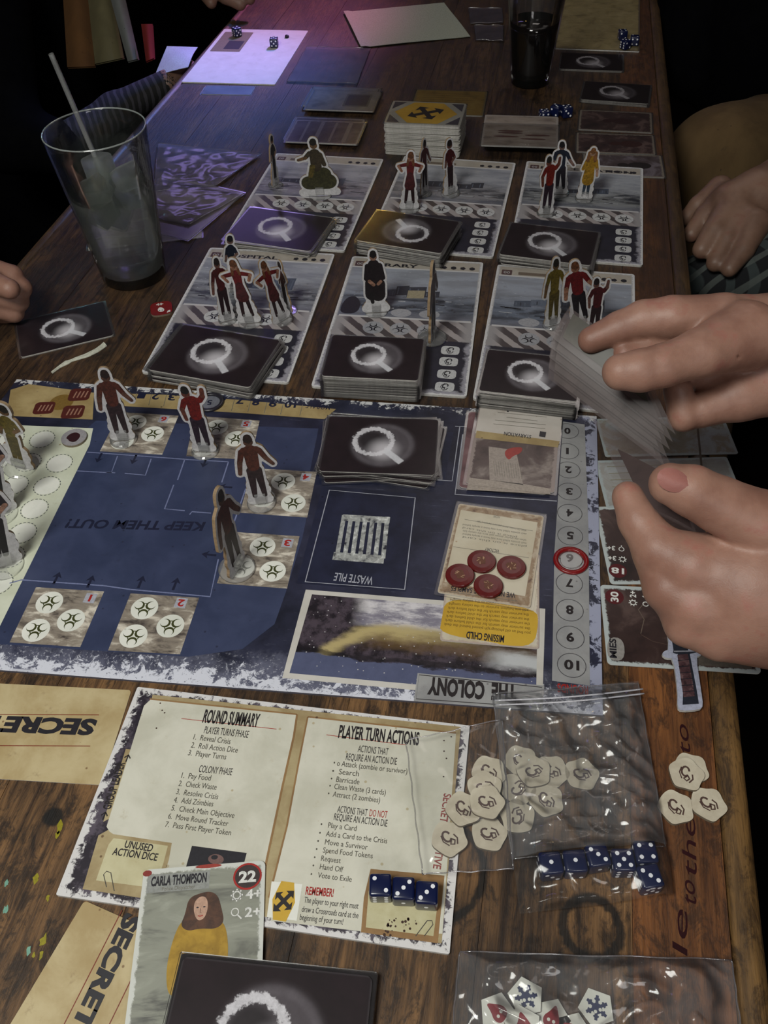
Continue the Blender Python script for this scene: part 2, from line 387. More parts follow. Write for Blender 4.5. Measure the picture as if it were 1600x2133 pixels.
PARCH = m_parch('parchment_print', srgb(196, 186, 154), srgb(214, 208, 184), srgb(120, 88, 48))
INKM = flat(INK, 0.5, 'black_ink'); REDM = flat(RED, 0.5, 'red_ink'); WHITEM = flat(WHITE, 0.5, 'white_ink'); GREYM = flat(srgb(120, 116, 104), 0.5, 'grey_ink')
#PART2
# ================================================================== TABLE
TPHI = -0.215; TN = (math.cos(TPHI), math.sin(TPHI)); TT = (-TN[1], TN[0])
def tl(px, py):                                # pixel -> table-local (across, along)
    q = P(px, py); return (q[0]*TN[0]+q[1]*TN[1], q[0]*TT[0]+q[1]*TT[1])
def m_wood(lo, hi, dark, seed, stains=()):
    def fn():
        x, y, z = xyz(); 
        gr = noise(vec(x, y*0.06, seed), 0.16, 7, 0.68, 1.2); fine = noise(vec(x, y*0.05, seed+3), 0.9, 4, 0.7)
        big = noise(vec(x, y*0.35, seed+9), 0.018, 4, 0.6)
        c = mixc(ss(gr, 0.3, 0.68), lo, hi); c = mixc(ss(fine, 0.5, 0.72)*0.55, c, dark); c = mixc(ss(big, 0.42, 0.66)*0.7, c, dark)
        c = mixc(ss(noise(vec(x, y*0.45, seed), 0.10, 6, 0.8, 0.6), 0.46, 0.62)*0.75, c, dark)
        c = mixc(ss(noise(vec(x, y*0.09, seed+6), 0.45, 5, 0.8, 0.8), 0.58, 0.70)*0.5, c, hi)
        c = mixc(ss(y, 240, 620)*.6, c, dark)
        for k, (sx, sy, r, w) in enumerate(stains):
            d = hyp(x-sx, y-sy)+(noise(vec(x, y, k*3.0), 0.15, 4, 0.7)-0.5)*5
            c = mixc(ss(ab(d-r), w, w*0.35)*0.9 if w > 0 else ss(d, r, r*0.6)*0.95, c, srgb(10, 8, 8))
        return dict(col=c, rough=0.42+0.25*gr, bump=gr+fine*0.8, bs=0.6, bd=0.0008, coat=0.10, crough=0.3)
    return material('table_wood', fn)
st1 = tl(1232, 1932); st2 = tl(112, 1700); st3 = tl(955, 1850)
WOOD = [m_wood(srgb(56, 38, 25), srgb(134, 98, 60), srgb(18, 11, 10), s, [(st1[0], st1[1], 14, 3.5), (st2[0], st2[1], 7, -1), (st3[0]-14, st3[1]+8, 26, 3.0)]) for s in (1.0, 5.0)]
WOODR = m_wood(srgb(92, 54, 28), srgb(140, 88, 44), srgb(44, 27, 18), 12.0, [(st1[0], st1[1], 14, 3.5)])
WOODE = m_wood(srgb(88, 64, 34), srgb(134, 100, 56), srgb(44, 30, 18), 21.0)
table = root('table', 'varnished dark plank pub table under the board game', 'table', (0, 0, 0), TPHI)
Y0, Y1 = -420, 2450
edges_b = [-508, -440, -352, -262, -170, -82, 8, 82, 128.5]
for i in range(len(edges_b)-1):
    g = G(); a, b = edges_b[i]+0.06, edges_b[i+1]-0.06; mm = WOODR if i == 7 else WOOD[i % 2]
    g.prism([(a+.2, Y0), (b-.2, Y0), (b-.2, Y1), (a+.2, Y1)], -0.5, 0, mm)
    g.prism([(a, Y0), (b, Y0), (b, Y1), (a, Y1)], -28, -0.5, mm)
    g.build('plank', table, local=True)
for a, b in ((-520, -508), (129, 145)):
    g = G(); n = 8; w = b-a
    prof = [(a, -30)]+[(a+w/2-w/2*math.cos(math.pi*k/n), -4+5.0*math.sin(math.pi*k/n)) for k in range(n+1)]+[(b, -30)]
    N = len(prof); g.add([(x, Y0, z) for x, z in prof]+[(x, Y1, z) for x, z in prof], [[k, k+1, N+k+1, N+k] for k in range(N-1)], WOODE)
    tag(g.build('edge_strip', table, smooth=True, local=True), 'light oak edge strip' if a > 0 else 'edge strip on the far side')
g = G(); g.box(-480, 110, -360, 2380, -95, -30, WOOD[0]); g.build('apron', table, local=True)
for a, b in ((-430, -300), (60, -300), (-430, 2300), (60, 2300)):
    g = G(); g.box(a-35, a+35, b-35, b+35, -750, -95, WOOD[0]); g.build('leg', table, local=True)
MARK = flat(srgb(44, 10, 16), 0.4, 'marker_ink'); g = G()
for s, a, b, cap in (('le', (1432, 1992), (1432, 1900), 38), ('to', (1452, 1890), (1446, 1838), 30), ('the', (1452, 1832), (1448, 1708), 40), ('to', (1440, 1575), (1432, 1512), 34)):
    A, B = P(*a, 0.12), P(*b, 0.12); g = G(); text(g, s, A, B, 7.5, MARK, 0.12, 0.0, 0.35); g.build('handwritten_word', table)
YEL = flat(srgb(150, 140, 20), 0.5, 'yellow_paint'); CYP = flat(srgb(120, 170, 150), 0.5, 'pale_paint'); g = G(); rr = random.Random(4)
for px, py, r, m in ((125, 1722, 2.6, YEL), (120, 1738, 1.5, YEL), (75, 1830, 2.0, YEL), (100, 1870, 1.2, YEL), (90, 1960, 2.4, YEL), (86, 1990, 1.6, YEL), (60, 1980, 1.5, CYP), (12, 1895, 1.5, CYP), (14, 1840, 1.3, CYP), (70, 1990, 1.0, YEL)):
    c = P(px, py); g.poly(z3([(c[0]+r*rr.uniform(.4, 1)*math.cos(t), c[1]+r*1.9*rr.uniform(.4, 1)*math.sin(t)) for t in np.linspace(0, 5.8, 11)], 0.1), m)
g.build('paint_speck', table)
# floor and dark wall behind
FL = material('floor_boards', lambda: dict(col=mixc(noise(vec(xyz()[0], xyz()[1]*0.1, 1.0), 0.01, 5), srgb(8, 6, 6), srgb(14, 10, 9)), rough=0.8, spec=.1))
g = G(); g.box(-2500, 2500, -1500, 5000, -800, -750, FL); tag(g.build('floor'), kind='structure')
WL = material('dark_wall_paint', lambda: dict(col=srgb(10, 8, 10), rough=0.9, spec=.1))
g = G(); g.box(-2500, 2500, 4900, 5000, -750, 1900, WL); tag(g.build('wall_back'), kind='structure')

# ================================================================== slabs
def slab(name, label, cat, fr, z0, th, top, side=None, group=None, r=2.5, partname='board'):
    c, t, W, H = fr; R = root(name, label, cat, (c[0], c[1], z0), t, group)
    g = G(); g.prism(rrect(-W/2, W/2, -H/2, H/2, r), 0, th, top, side or CARDWHITE); g.build(partname, R, local=True); return R
# ------------------------------------------------------------------ colony board
bc = (-0.209*450, 0.938*450); bt = -0.182; BW, BH = 490., 263.
BZ = 2.0
board_mat = m_board(BW, BH+10)
board = slab('game_board', 'large navy and white colony board lying upside down across the table', 'game board', (bc, bt, BW, BH), .1, BZ-.1, board_mat, flat(srgb(90, 88, 100), 0.6, 'board_edge'), r=3)
bb = [o for o in board.children][0]; bpy.data.objects.remove(bb); g = G()   # slightly skewed outline, as the folded board lies
g.prism([tuple(P(*q, BZ)[:2]) for q in ((-395, 1366), (1256, 1490), (1243, 867), (35, 790))], .1, BZ, board_mat, flat(srgb(90, 88, 100), 0.6, 'board_edge')); g.build('board', board)
z = BZ+0.06
BLUE = m_parch('blueprint_print', srgb(48, 56, 84), srgb(60, 68, 98), srgb(40, 43, 64), sc=0.03, rough=0.42)
NAVY = m_parch('navy_print', srgb(20, 24, 44), srgb(34, 38, 62), srgb(14, 14, 26), sc=0.05, rough=0.42)
LPAR = m_parch('helpless_print', srgb(196, 200, 178), srgb(214, 218, 200), srgb(150, 132, 84), sc=0.02)
TAN = m_parch('track_print', srgb(150, 128, 84), srgb(176, 156, 110), srgb(84, 66, 46), sc=0.04)
GRY = m_parch('round_print', srgb(136, 136, 138), srgb(158, 158, 158), srgb(112, 110, 112), sc=0.03)
RUB = m_art('rubble_print', (srgb(62, 54, 52), srgb(140, 130, 118), srgb(214, 206, 192)), None, 1, 1, 4.0, stretch=(0.7, 1.6), sc=0.09)
WHT = m_parch('token_print', srgb(214, 216, 206), srgb(232, 232, 224), srgb(196, 196, 186))
BIO = flat(srgb(62, 66, 26), 0.5, 'olive_ink'); NAVINK = flat(srgb(26, 30, 56), 0.5, 'navy_ink'); LINE = flat(srgb(122, 130, 168), 0.5, 'pale_blue_ink'); PALE = flat(srgb(176, 178, 190), 0.5, 'pale_ink')
g = G()
pp = lambda L, zz: [tuple(P(*q, zz)) for q in L]
g.poly(pp([(200, 876), (672, 893), (655, 1000), (630, 1120), (596, 1232), (572, 1300), (505, 1352), (392, 1368), (-60, 1338), (-20, 1200), (60, 1000)], z), BLUE)
g.poly(pp([(0, 884), (194, 892), (187, 926), (-8, 1320), (-80, 1330), (-160, 1230), (-90, 1000)], z+.04), LPAR)
g.poly(pp([(22, 812), (60, 800), (196, 818), (193, 874), (14, 866)], z+.04), TAN)
g.poly(pp([(205, 818), (340, 822), (500, 833), (700, 852), (676, 873), (500, 860), (207, 843)], z+.04), TAN)
g.poly(pp([(1173, 878), (1218, 884), (1226, 1100), (1229, 1428), (1150, 1418), (1155, 1150)], z+.04), GRY)
rooms = {'1': [(75, 1223), (217, 1232), (167, 1348), (20, 1338)], '2': [(272, 1236), (415, 1245), (375, 1363), (225, 1355)], '3': [(487, 1108), (624, 1117), (598, 1226), (452, 1215)],
         '4': [(525, 975), (660, 983), (640, 1078), (500, 1068)], '5': [(405, 866), (541, 876), (522, 958), (388, 950)], '6': [(250, 858), (372, 866), (338, 947), (208, 940)]}
g0 = g
for q in rooms.values(): g = G(); g.poly(pp(q, z+.05), RUB); g.build('printed_rubble_square', board)
bio = [(103, 1255), (148, 1292), (75, 1313), (301, 1267), (355, 1304), (278, 1325), (547, 1139), (503, 1182), (568, 1190), (590, 1003), (611, 1048), (548, 1038), (452, 890), (492, 914), (425, 934), (282, 880), (318, 904), (255, 920)]
for q in bio:
    g = G(); c = P(*q, z); g.poly(z3(circ(c, 9.0, 30), z+.12), WHT); biohazard(g, c, 7.6, z+.18, bt+math.pi+.1, BIO); g.build('printed_hazard_circle', board)
g = g0
for s, q in (('1', (188, 1246)), ('2', (377, 1256)), ('3', (599, 1131)), ('4', (637, 994)), ('5', (513, 883)), ('6', (341, 873))):
    c = P(*q, z); e = np.array([math.cos(bt), math.sin(bt)]); n = np.array([-e[1], e[0]])
    g.poly(z3([c[:2]-e*3.8-n*4, c[:2]+e*3.8-n*4, c[:2]+e*3.8+n*4, c[:2]-e*3.8+n*4], z+.12), PALE)
    w = .8 if s == '1' else 2.3; text(g, s, c[:2]+e*w+n*2.6, c[:2]-e*w+n*2.6, 5.6, REDM, z+.18, 0.03)
for i in range(7):
    for j in (0, 1, 2):
        a = np.array(((152, 917), (124, 965), (98, 1012), (72, 1060), (47, 1110), (22, 1160), (-4, 1215))[i], float)-np.array((64+i*1.2, 2))*j
        if i == 0 and j == 0: continue
        g = G(); c = P(a[0], a[1], z); g.poly(z3(circ(c, 9.2), z+.08), WHT)
        for k in range(0, 40, 2): g.stroke([(c[0]+9.9*math.cos(t), c[1]+9.9*math.sin(t)) for t in (k*math.pi/20, (k+.6)*math.pi/20, (k+1.2)*math.pi/20)], .5, z+.1, NAVINK)
        g.build('printed_spot', board)
g = g0
for L in ([(182, 942), (320, 952), (400, 958), (476, 962)], [(245, 950), (232, 985), (160, 981)], [(222, 984), (240, 985)], [(315, 956), (303, 990), (260, 986)], [(385, 957), (370, 1000)], [(362, 1010), (343, 1060), (385, 1064)], [(476, 962), (462, 1005)], [(395, 1072), (400, 1066), (440, 1069)],
          [(512, 1018), (480, 1110)], [(45, 1208), (215, 1220), (272, 1228), (438, 1243), (455, 1165)], [(20, 1215), (45, 1208)]):
    g.stroke([P(*q, z) for q in L], 1.0, z+.1, LINE)
for q, a in (((120, 1200), 90), ((190, 1207), 90), ((295, 1208), 90), ((367, 1212), 90), ((465, 1014), 180), ((430, 1155), 180), ((205, 957), -90), ((278, 960), -90), ((425, 967), -90)):
    c = P(*q, z); a = math.radians(a)+bt
    g.poly([(c[0]+rot2(x, y, a)[0], c[1]+rot2(x, y, a)[1], z+.1) for x, y in ((3.6, 0), (-1.5, 3.4), (-.4, .8), (-7, .9), (-7, -.9), (-.4, -.8), (-1.5, -3.4))], NAVINK)
textpx(g, 'KEEP THEM OUT!', (428, 1089), (146, 1090), 22, NAVINK, z+.12, 0.02, 0.2) if False else text(g, 'KEEP THEM OUT!', P(430, 1092), P(146, 1086), 8.5, NAVINK, z+.12, 0.03, 0.15)
# morale track numbers (upside down)
for s, x, y in (('0', 268, 827), ('1', 299, 829), ('2', 328, 831), ('3', 362, 833), ('4', 396, 834), ('6', 466, 837), ('7', 503, 840), ('8', 536, 843), ('9', 571, 846), ('10', 607, 848)):
    w = 8 if len(s) == 1 else 12; h = P(x+w, y-7), P(x-w, y-7.5); text(g, s, h[0], h[1], 8.0, NAVINK, z+.12, 0.03)
for x in (283, 314, 345, 380, 450, 486, 520, 554, 588, 628): g.stroke([P(x+3, 823+(x-283)*.07), P(x-3, 846+(x-283)*.07)], .5, z+.11, GREYM)
text(g, 'MORALE', P(690, 848), P(640, 844), 6.5, NAVINK, z+.12)
for px_, py_, w in ((92, 850, 8.5), (152, 858, 9), (166, 822, 9)):     # printed tin cans
    c = P(px_, py_, z); g.poly([(c[0]+x, c[1]+y, z+.12) for x, y in rrect(-w, w, -w*.9, w*.9, 3.5)], flat(srgb(84, 32, 24), .5, 'brown_ink'))
    for k in range(4): g.stroke([(c[0]-w*.5+k*w*.35, c[1]-w*.45), (c[0]-w*.35+k*w*.35, c[1]+w*.45)], 1.2, z+.16, flat(srgb(160, 120, 100), .5, 'tan_ink'))
c = P(128, 838, z); g.poly(z3(circ(c, 10), z+.1), flat(srgb(128, 100, 44), .5, 'ochre_ink'))
# waste pile, deck area, picture and name plate
g.poly(pp([(665, 885), (945, 900), (925, 1010), (640, 1010)], z+.02), NAVY); g.poly(pp([(672, 1012), (868, 1028), (846, 1232), (618, 1215)], z+.02), NAVY)
for L in ([(686, 1021), (865, 1037), (843, 1228), (636, 1212)], [(948, 888), (1172, 896)], [(958, 888), (942, 1002), (668, 985)], [(964, 905), (948, 1030), (1160, 1044)]):
    cl = len(L) == 4; g.stroke([P(*q, z) for q in L], .8, z+.12, PALE, closed=cl)
o = P(752, 1120, z); TR = m_art('trash_print', (srgb(40, 40, 52), srgb(160, 162, 160), srgb(214, 216, 214)), None, 1, 1, 9., sc=0.2)
for k in range(7):
    a = 717+k*15; g.stroke([P(a, 1073+k*.6, z), P(a-15+k*1.0, 1160+k*.6, z)], 3.1, z+.1, TR)
g.stroke([P(714, 1078, z), P(812, 1084, z)], 6.0, z+.11, TR); g.stroke([P(694, 1158, z), P(800, 1166, z)], 7, z+.11, TR)
text(g, 'WASTE PILE', P(779, 1206), P(699, 1197), 7.2, PALE, z+.12, 0.01)
g.poly(pp([(637, 1228), (1136, 1268), (1130, 1462), (588, 1412)], z+.06), m_parch('frame_print', srgb(188, 184, 176), srgb(206, 202, 196), srgb(150, 140, 120)))
def pic():
    x, y, z_ = xyz(); v = vec(x, y, 3.0); n = noise(vec(x*.5, y*1.5, 1.), .07, 6, .7); n2 = noise(v, .12, 6, .7); X = x+(n2-.5)*8; Y = y+(n-.5)*14
    c = mixc(ss(n2, .4, .62), srgb(26, 20, 28), srgb(74, 64, 74))
    c = mixc(ss(Y, -92, -86)*ss(X, 84, 98), c, mixc(ss(n, .4, .6), srgb(214, 210, 214), srgb(128, 124, 138)))
    cy = -90.0-mth('POWER', mx(112.0-X, 0.0)/38.0, 2.0)*20.0
    c = mixc(ss(ab(Y-cy+2.0), 9, 1)*ss(X, 66, 76)*ss(X, 190, 120)*.9, c, srgb(190, 172, 120))
    c = mixc(ss(ab(Y-cy+10.0), 8, 2)*ss(X, 90, 110)*.45, c, srgb(120, 92, 48))
    c = mixc(ss(Y, -114, -116), c, mixc(n2, srgb(66, 72, 100), srgb(96, 102, 134)))
    c = mixc(ss(ab(Y+113.0), 2.5, 1)*.7, c, srgb(14, 12, 18)); c = mixc(ss(X, 168, 190)*ss(ab(Y+104.0), 9, 2), c, srgb(186, 188, 190))
    c = mixc(ss(voro(v, .25), .13, .08), c, srgb(190, 188, 190)); return dict(col=c, rough=.42)
g.poly(pp([(650, 1238), (1120, 1276), (1117, 1448), (603, 1402)], z+.1), material('winter_picture_print', pic))
pl = [(870, 1402), (1134, 1428), (1130, 1480), (862, 1460)]
g.poly(pp(pl, z+.16), GRY); g.stroke([P(*q, z) for q in [(873, 1406), (1129, 1432), (1126, 1474), (867, 1456)]], .5, z+.2, INKM, closed=True)
text(g, 'THE', P(1076, 1433), P(1024, 1428), 11.2, INKM, z+.22, 0.05); text(g, 'COLONY', P(1010, 1427), P(893, 1416), 11.5, INKM, z+.22, 0.05)
# rounds track
rd = [('0', 1182, 898), ('1', 1182, 940), ('2', 1184, 979), ('3', 1186, 1024), ('4', 1187, 1069), ('5', 1188, 1116), ('6', 1187, 1163), ('7', 1186, 1215), ('8', 1187, 1271), ('9', 1188, 1328), ('10', 1191, 1386)]
for s, x, y in rd:
    c = P(x, y, z); g.stroke(circ(c, 8.6, 28), .5, z+.12, flat(srgb(80, 78, 82), .5, 'track_ink'), closed=True)
    e = np.array([math.cos(bt), math.sin(bt)]); n = np.array([-e[1], e[0]]); w = 2.4 if len(s) == 1 else 4.6
    if s == '1': w = 1.0
    text(g, s, c[:2]+e*w+n*3.4, c[:2]-e*w+n*3.4, 6.8, INKM, z+.14, 0.035)
text(g, 'ROUNDS', P(1224, 1434), P(1160, 1428), 6.0, REDM, z+.14, 0.03)
g.build('printed_artwork', board)
def sm_(pts, k=3):
    p = np.array(pts, float)
    for _ in range(k): q = np.roll(p, -1, 0); p = np.stack([p*.75+q*.25, p*.25+q*.75], 1).reshape(-1, 2)
    return [tuple(a) for a in p]
# ------------------------------------------------------------------ location tiles
tiles = []
TP = [(-.149, 1.977, -.228), (.182, 1.923, -.248), (.493, 1.86, -.24), (-.266, 1.514, -.188), (.059, 1.448, -.181), (.362, 1.381, -.225)]
TW, TH, TZ = 130., 206., 2.0
tlab = ['snowy location tile in the back row under the figure on an olive rock', 'snowy location tile in the middle of the back row with a red dress figure', 'snowy location tile in the back row with the yellow coat figure on it',
        'snowy hospital location tile crowded with standing figures', 'snowy library location tile with the dark seated figure', 'snowy location tile reaching under the raised cards, yellow suited figure on it']
hues = [srgb(136, 132, 144), srgb(132, 130, 134), srgb(134, 136, 138), srgb(132, 134, 140), srgb(110, 116, 130), srgb(104, 112, 128)]
words = ['', '', 'POLICE STATION', 'HOSPITAL', 'LIBRARY', '']
TAGC = flat(srgb(196, 196, 198), .5, 'tag_ink'); DK = flat(srgb(34, 32, 40), .5, 'dark_ink'); SPT = flat(srgb(160, 160, 166), .5, 'spot_ink')
for i, (a, b, t) in enumerate(TP):
    T = slab('location_tile', tlab[i], 'game tile', ((a*450, b*450), t, TW, TH), 0, TZ, m_tile(TW, TH, 10.+i*7, hues[i]), CARDWHITE, 'location tiles', r=3)
    z = TZ+.06
    for y in (-42, -58, -75, -92): 
        g = G(); g.poly(z3(rrect(46-8, 46+8, y-6, y+6, 3.2, 2), z), TAGC); tokmark(g, (46, y), 6.4, z+.05, -.7, DK); g.build('printed_tag', T, local=True)
    for x in (-26, -1.5, 23, 46)[:4 if i < 3 else 3]: g = G(); g.poly(z3(circ((x, -15), 9.4), z), SPT if i > 3 else TAGC); biohazard(g, (x, -15), 7.6, z+.05, 0.1, DK); g.build('printed_hazard_circle', T, local=True)
    g = G()
    rq = random.Random(i+40); bld = [flat(srgb(*c_), .5, 'building_ink') for c_ in ((76, 84, 100), (96, 104, 120), (54, 56, 66))]
    x0 = -40+rq.uniform(-8, 8)
    for k in range(5):
        w_ = rq.uniform(10, 22); h_ = rq.uniform(10, 24); y_ = 34+rq.uniform(-3, 4); g.poly(z3([(x0, y_), (x0+w_, y_+1), (x0+w_, y_+h_), (x0, y_+h_-2)], z+.01*k), bld[rq.randrange(3)])
        for j in range(int(w_//4)): g.stroke([(x0+2+j*4, y_+2), (x0+2+j*4, y_+h_-4)], 1.1, z+.07, bld[2 if j % 2 else 1])
        x0 += w_-1
    for k in range(14): xx = rq.uniform(-58, 50); yy = rq.uniform(14, 32); g.stroke([(xx, yy), (xx+rq.uniform(5, 16), yy+rq.uniform(-1, 1))], rq.uniform(.5, 1.6), z+.08, flat(srgb(176, 178, 186), .5, 'snow_streak_ink') if k % 2 else DK)
    if i == 4: g.poly(z3(sm_([(-60, 4), (-44, 5), (-43, 22), (-50, 34), (-58, 30), (-61, 16)]), z+.1), DK); g.poly(z3([(-2, 34), (14, 35), (14, 48), (-2, 47)], z+.1), flat(srgb(160, 150, 124), .5, 'glow_ink'))
    if i >= 4:
        for x in (-28, -4, 22): g.poly(z3(circ((x, 10), 9.5, 24, 6.5), z), SPT)
    for k, x in enumerate((28, 37, 46, 55)): g.poly(z3(circ((x, 90), 2.9, 8 if k % 2 else 5), z), DK)
    g.poly(z3(rrect(-60, -50, 85.5, 94.5, 1), z), flat(srgb(84, 60, 60), .5, 'badge_ink')); text(g, '00', (-58, 88), (-52, 88), 4, TAGC, z+.05)
    if words[i]: text(g, words[i], (-48, 87), (-48+len(words[i])*7.2, 87), 5.6, DK, z+.04, 0.03)
    else: g.poly(z3(rrect(-44, -2, 87, 92, 1), z), flat(srgb(110, 96, 84), .5, 'faded_ink'))
    g.build('printed_artwork', T, local=True); tiles.append(T)
# ------------------------------------------------------------------ item cards
CB = m_magnifier()
def card_proto(name, mat, W=88., H=63., sleeve=True, th=0.6, rim=1.9, art=None):
    R = root(name, None, None); g = G(); g.prism(rrect(-W/2, W/2, -H/2, H/2, 3), 0.1, th, mat, CARDEDGE); g.build('card', R, local=True)
    if art:
        g = G(); art(g, W, H, th+.05); g.build('printed_artwork', R, local=True)
    if sleeve:
        g = G(); W2, H2 = W+2*rim, H+2*rim
        g.prism(rrect(-W2/2, W2/2, -H2/2, H2/2, 1), 0.02, th+.16, SLEEVE)
        g.build('sleeve', R, local=True)
    return R
protos = {}
def cards(key, mk, c, t, s, z0, n, pitch, jit, name, top, rest, cat, group, seed=1, ang=None):
    """a pile of n cards, each a thing of its own"""
    if key not in protos: protos[key] = [mk(), False]
    rr = random.Random(seed)
    for k in range(n):
        last = k == n-1; a = t+(0 if last else rr.uniform(-jit, jit)*.02)+(0 if ang is None else ang[k]); x, y = c[0]+(0 if last else rr.uniform(-jit, jit)), c[1]+(0 if last else rr.uniform(-jit, jit))
        lab = top if last else rest
        if not protos[key][1]:
            o = protos[key][0]; protos[key][1] = True; o.location = (x*.001, y*.001, (z0+k*pitch)*.001); o.rotation_euler = (0, 0, a); o['label'] = lab; o['category'] = cat; o['group'] = group; o.scale = (s, s, 1)
        else:
            o = copy_tree(protos[key][0], (x, y, z0+k*pitch), a, lab, group, (s, s, 1))
    return o
mkitem = lambda: card_proto('item_card', CB)
dk = [  # tile, c px of the top card's top edge p0,p1, flip, n, pitch, jitter
 ('the tile of the olive rock figure', (520, 428), (700, 452), 0, 6, 1.1, 3.5, .97),
 ('the middle back row tile', (785, 434), (962, 460), 1, 15, 1.05, 1.2, .97),
 ('the tile of the yellow coat figure', (1063, 460), (1252, 482), 0, 9, 1.1, 1.2, .97),
 ('the hospital tile', (380, 672), (590, 706), 0, 10, 1.0, 2.5, .97),
 ('the library tile', (690, 694), (888, 703), 0, 20, 1.05, .7, .97),
 ('the tile below the mustard suited figure', (1014, 724), (1215, 745), 0, 18, 1.05, .9, .97)]
for i, (nm, p0, p1, fl, n, pt, jit, s) in enumerate(dk):
    h = TZ+.3+n*pt; c, t, W, H = eframe(p0, p1, h, 0.73); s = W/91.8
    cards('item', mkitem, c, t+(math.pi if fl else 0), s, TZ+.3, n, pt, jit, 'item_card', 'magnifying glass card topping the deck on '+nm, 'dark sleeved card within the deck on '+nm, 'card', 'item deck on '+nm, seed=i)
# draw deck on the board
h = BZ+.3; c, t, W, H = eframe((672, 858), (925, 862), h+8, 0.73)
cards('item', mkitem, P(792, 928, 9)[:2], -.12, .98, BZ+.4, 7, 1.15, 2.0, 'item_card', 'magnifying glass card topping the splayed deck on the navy board beside the starvation card', 'dark sleeved card fanned under the deck on the navy board', 'card', 'splayed deck on the navy board', seed=3,
      ang=[-.14, .1, -.05, -.1, .06, -.04, 0])
# near deck in front of the woman card
c, t, W, H = eframe((375, 1983), (786, 2026), 9, 0.72)
cards('item', mkitem, c, t, W/91.8, 3.0, 6, 1.0, .4, 'item_card', 'largest magnifying glass card, lying over the yellow coat woman card', 'sleeved card under the near magnifying glass card on the woman card', 'card', 'near item deck', seed=5)
# lone item card by the fist, and two far right
c, t, W, H = eframe((70, 632), (232, 628), 1.2, 0.72)
cards('item', mkitem, P(133, 684, 1)[:2], t+.38, .93, .2, 1, 1, 0, 'item_card', 'lone magnifying glass card on the wood beside the fist', '', 'card', 'loose item cards', seed=5)
c, t, W, H = frame([(1218, 168), (1355, 178), (1360, 224), (1200, 214)], 2)
cards('item', mkitem, c, t, .95, .2, 4, 1.1, .8, 'item_card', 'far magnifying glass card at the table edge above the portrait cards', 'dark card under the far magnifying glass card at the table edge', 'card', 'far item deck at the table edge', seed=8)
c, t, W, H = frame([(1163, 111), (1318, 117), (1322, 146), (1130, 140)], 2)
cards('item', mkitem, c, t, .95, .2, 2, 1.1, .8, 'item_card', 'farthest magnifying glass card tucked below the far player sheet', 'dark card under the farthest magnifying glass card', 'card', 'farthest item deck', seed=9)
# ------------------------------------------------------------------ player sheet
SHW, SHH = 202.5, 123.5; SHc = (-.149*450, .446*450)
SHT = -.183; SHW, SHH = .45*450, .274*450
SZ = 2.0
sheet = slab('player_sheet', 'near parchment player sheet titled ROUND SUMMARY with three dice on it', 'player sheet', (SHc, SHT, SHW, SHH), 0, SZ, m_sheet(SHW, SHH), CARDWHITE, None, r=1)
g = G(); z = SZ+.06
SPAR = m_parch('sheet_tan_print', srgb(150, 130, 92), srgb(176, 160, 122), srgb(90, 62, 36), sc=0.05)
PAGE = m_parch('sheet_page_print', srgb(192, 190, 174), srgb(212, 210, 196), srgb(172, 158, 124), sc=0.03)
BRN = m_parch('sheet_brown_print', srgb(130, 98, 62), srgb(150, 116, 74), srgb(70, 40, 26), sc=0.06)
def lo(q): return tuple(P(*q, z)[:2])
g.poly(z3([lo(q) for q in [(318, 1447), (960, 1514), (920, 1965), (172, 1852), (205, 1740), (232, 1725), (300, 1530)]], z), SPAR)
g.poly(z3([lo(q) for q in [(222, 1690), (262, 1560), (280, 1562), (238, 1700), (215, 1712)]], z+.04), SPAR)
g.poly(z3([lo(q) for q in [(314, 1457), (618, 1489), (612, 1530), (590, 1640), (560, 1780), (548, 1830), (370, 1830), (228, 1732), (222, 1722), (300, 1470)]], z+.05), PAGE)
g.stroke([P(*q, z) for q in [(312, 1456), (618, 1488)]], 1.0, z+.08, BRN)
g.stroke([P(*q, z) for q in [(619, 1488), (612, 1534), (588, 1640), (556, 1790), (548, 1830)]], 1.2, z+.08, BRN)
g.poly(z3([lo(q) for q in [(642, 1494), (950, 1528), (945, 1600), (922, 1945), (752, 1940), (565, 1918), (560, 1880), (600, 1720), (622, 1600)]], z+.05), PAGE)
g.stroke([P(*q, z) for q in [(641, 1493), (950, 1527)]], 1.0, z+.08, BRN); g.stroke([P(*q, z) for q in [(641, 1494), (620, 1600), (598, 1720), (560, 1870)]], 1.0, z+.08, BRN)
g.poly(z3([lo(q) for q in [(232, 1737), (358, 1756), (352, 1790), (330, 1865), (178, 1846), (215, 1760)]], z+.1), SPAR)
g.poly(z3([lo(q) for q in [(237, 1746), (350, 1762), (340, 1800), (322, 1850), (200, 1834), (226, 1760)]], z+.13), m_parch('dice_box_print', srgb(186, 178, 140), srgb(202, 196, 160), srgb(130, 100, 50), sc=.05))
g.poly(z3([lo(q) for q in [(400, 1762), (514, 1777), (500, 1830), (385, 1815)]], z+.13), DK)
g.poly(z3(circ(lo((450, 1790)), 4.2, 18, 2.6, -.2), z+.17), flat(srgb(120, 90, 86), .5, 'photo_ink')); g.poly(z3(circ(lo((447, 1786)), 1.8, 12, 1.2), z+.2), DK)
# bottom right brown panel under the dice
g.poly(z3([lo(q) for q in [(772, 1810), (926, 1824), (912, 1965), (752, 1942), (758, 1870)]], z+.1), BRN)
g.poly(z3([lo(q) for q in [(768, 1856), (912, 1880), (903, 1950), (762, 1932)]], z+.13), m_parch('spattered_print', srgb(182, 174, 134), srgb(198, 192, 156), srgb(90, 62, 34), sc=.08))
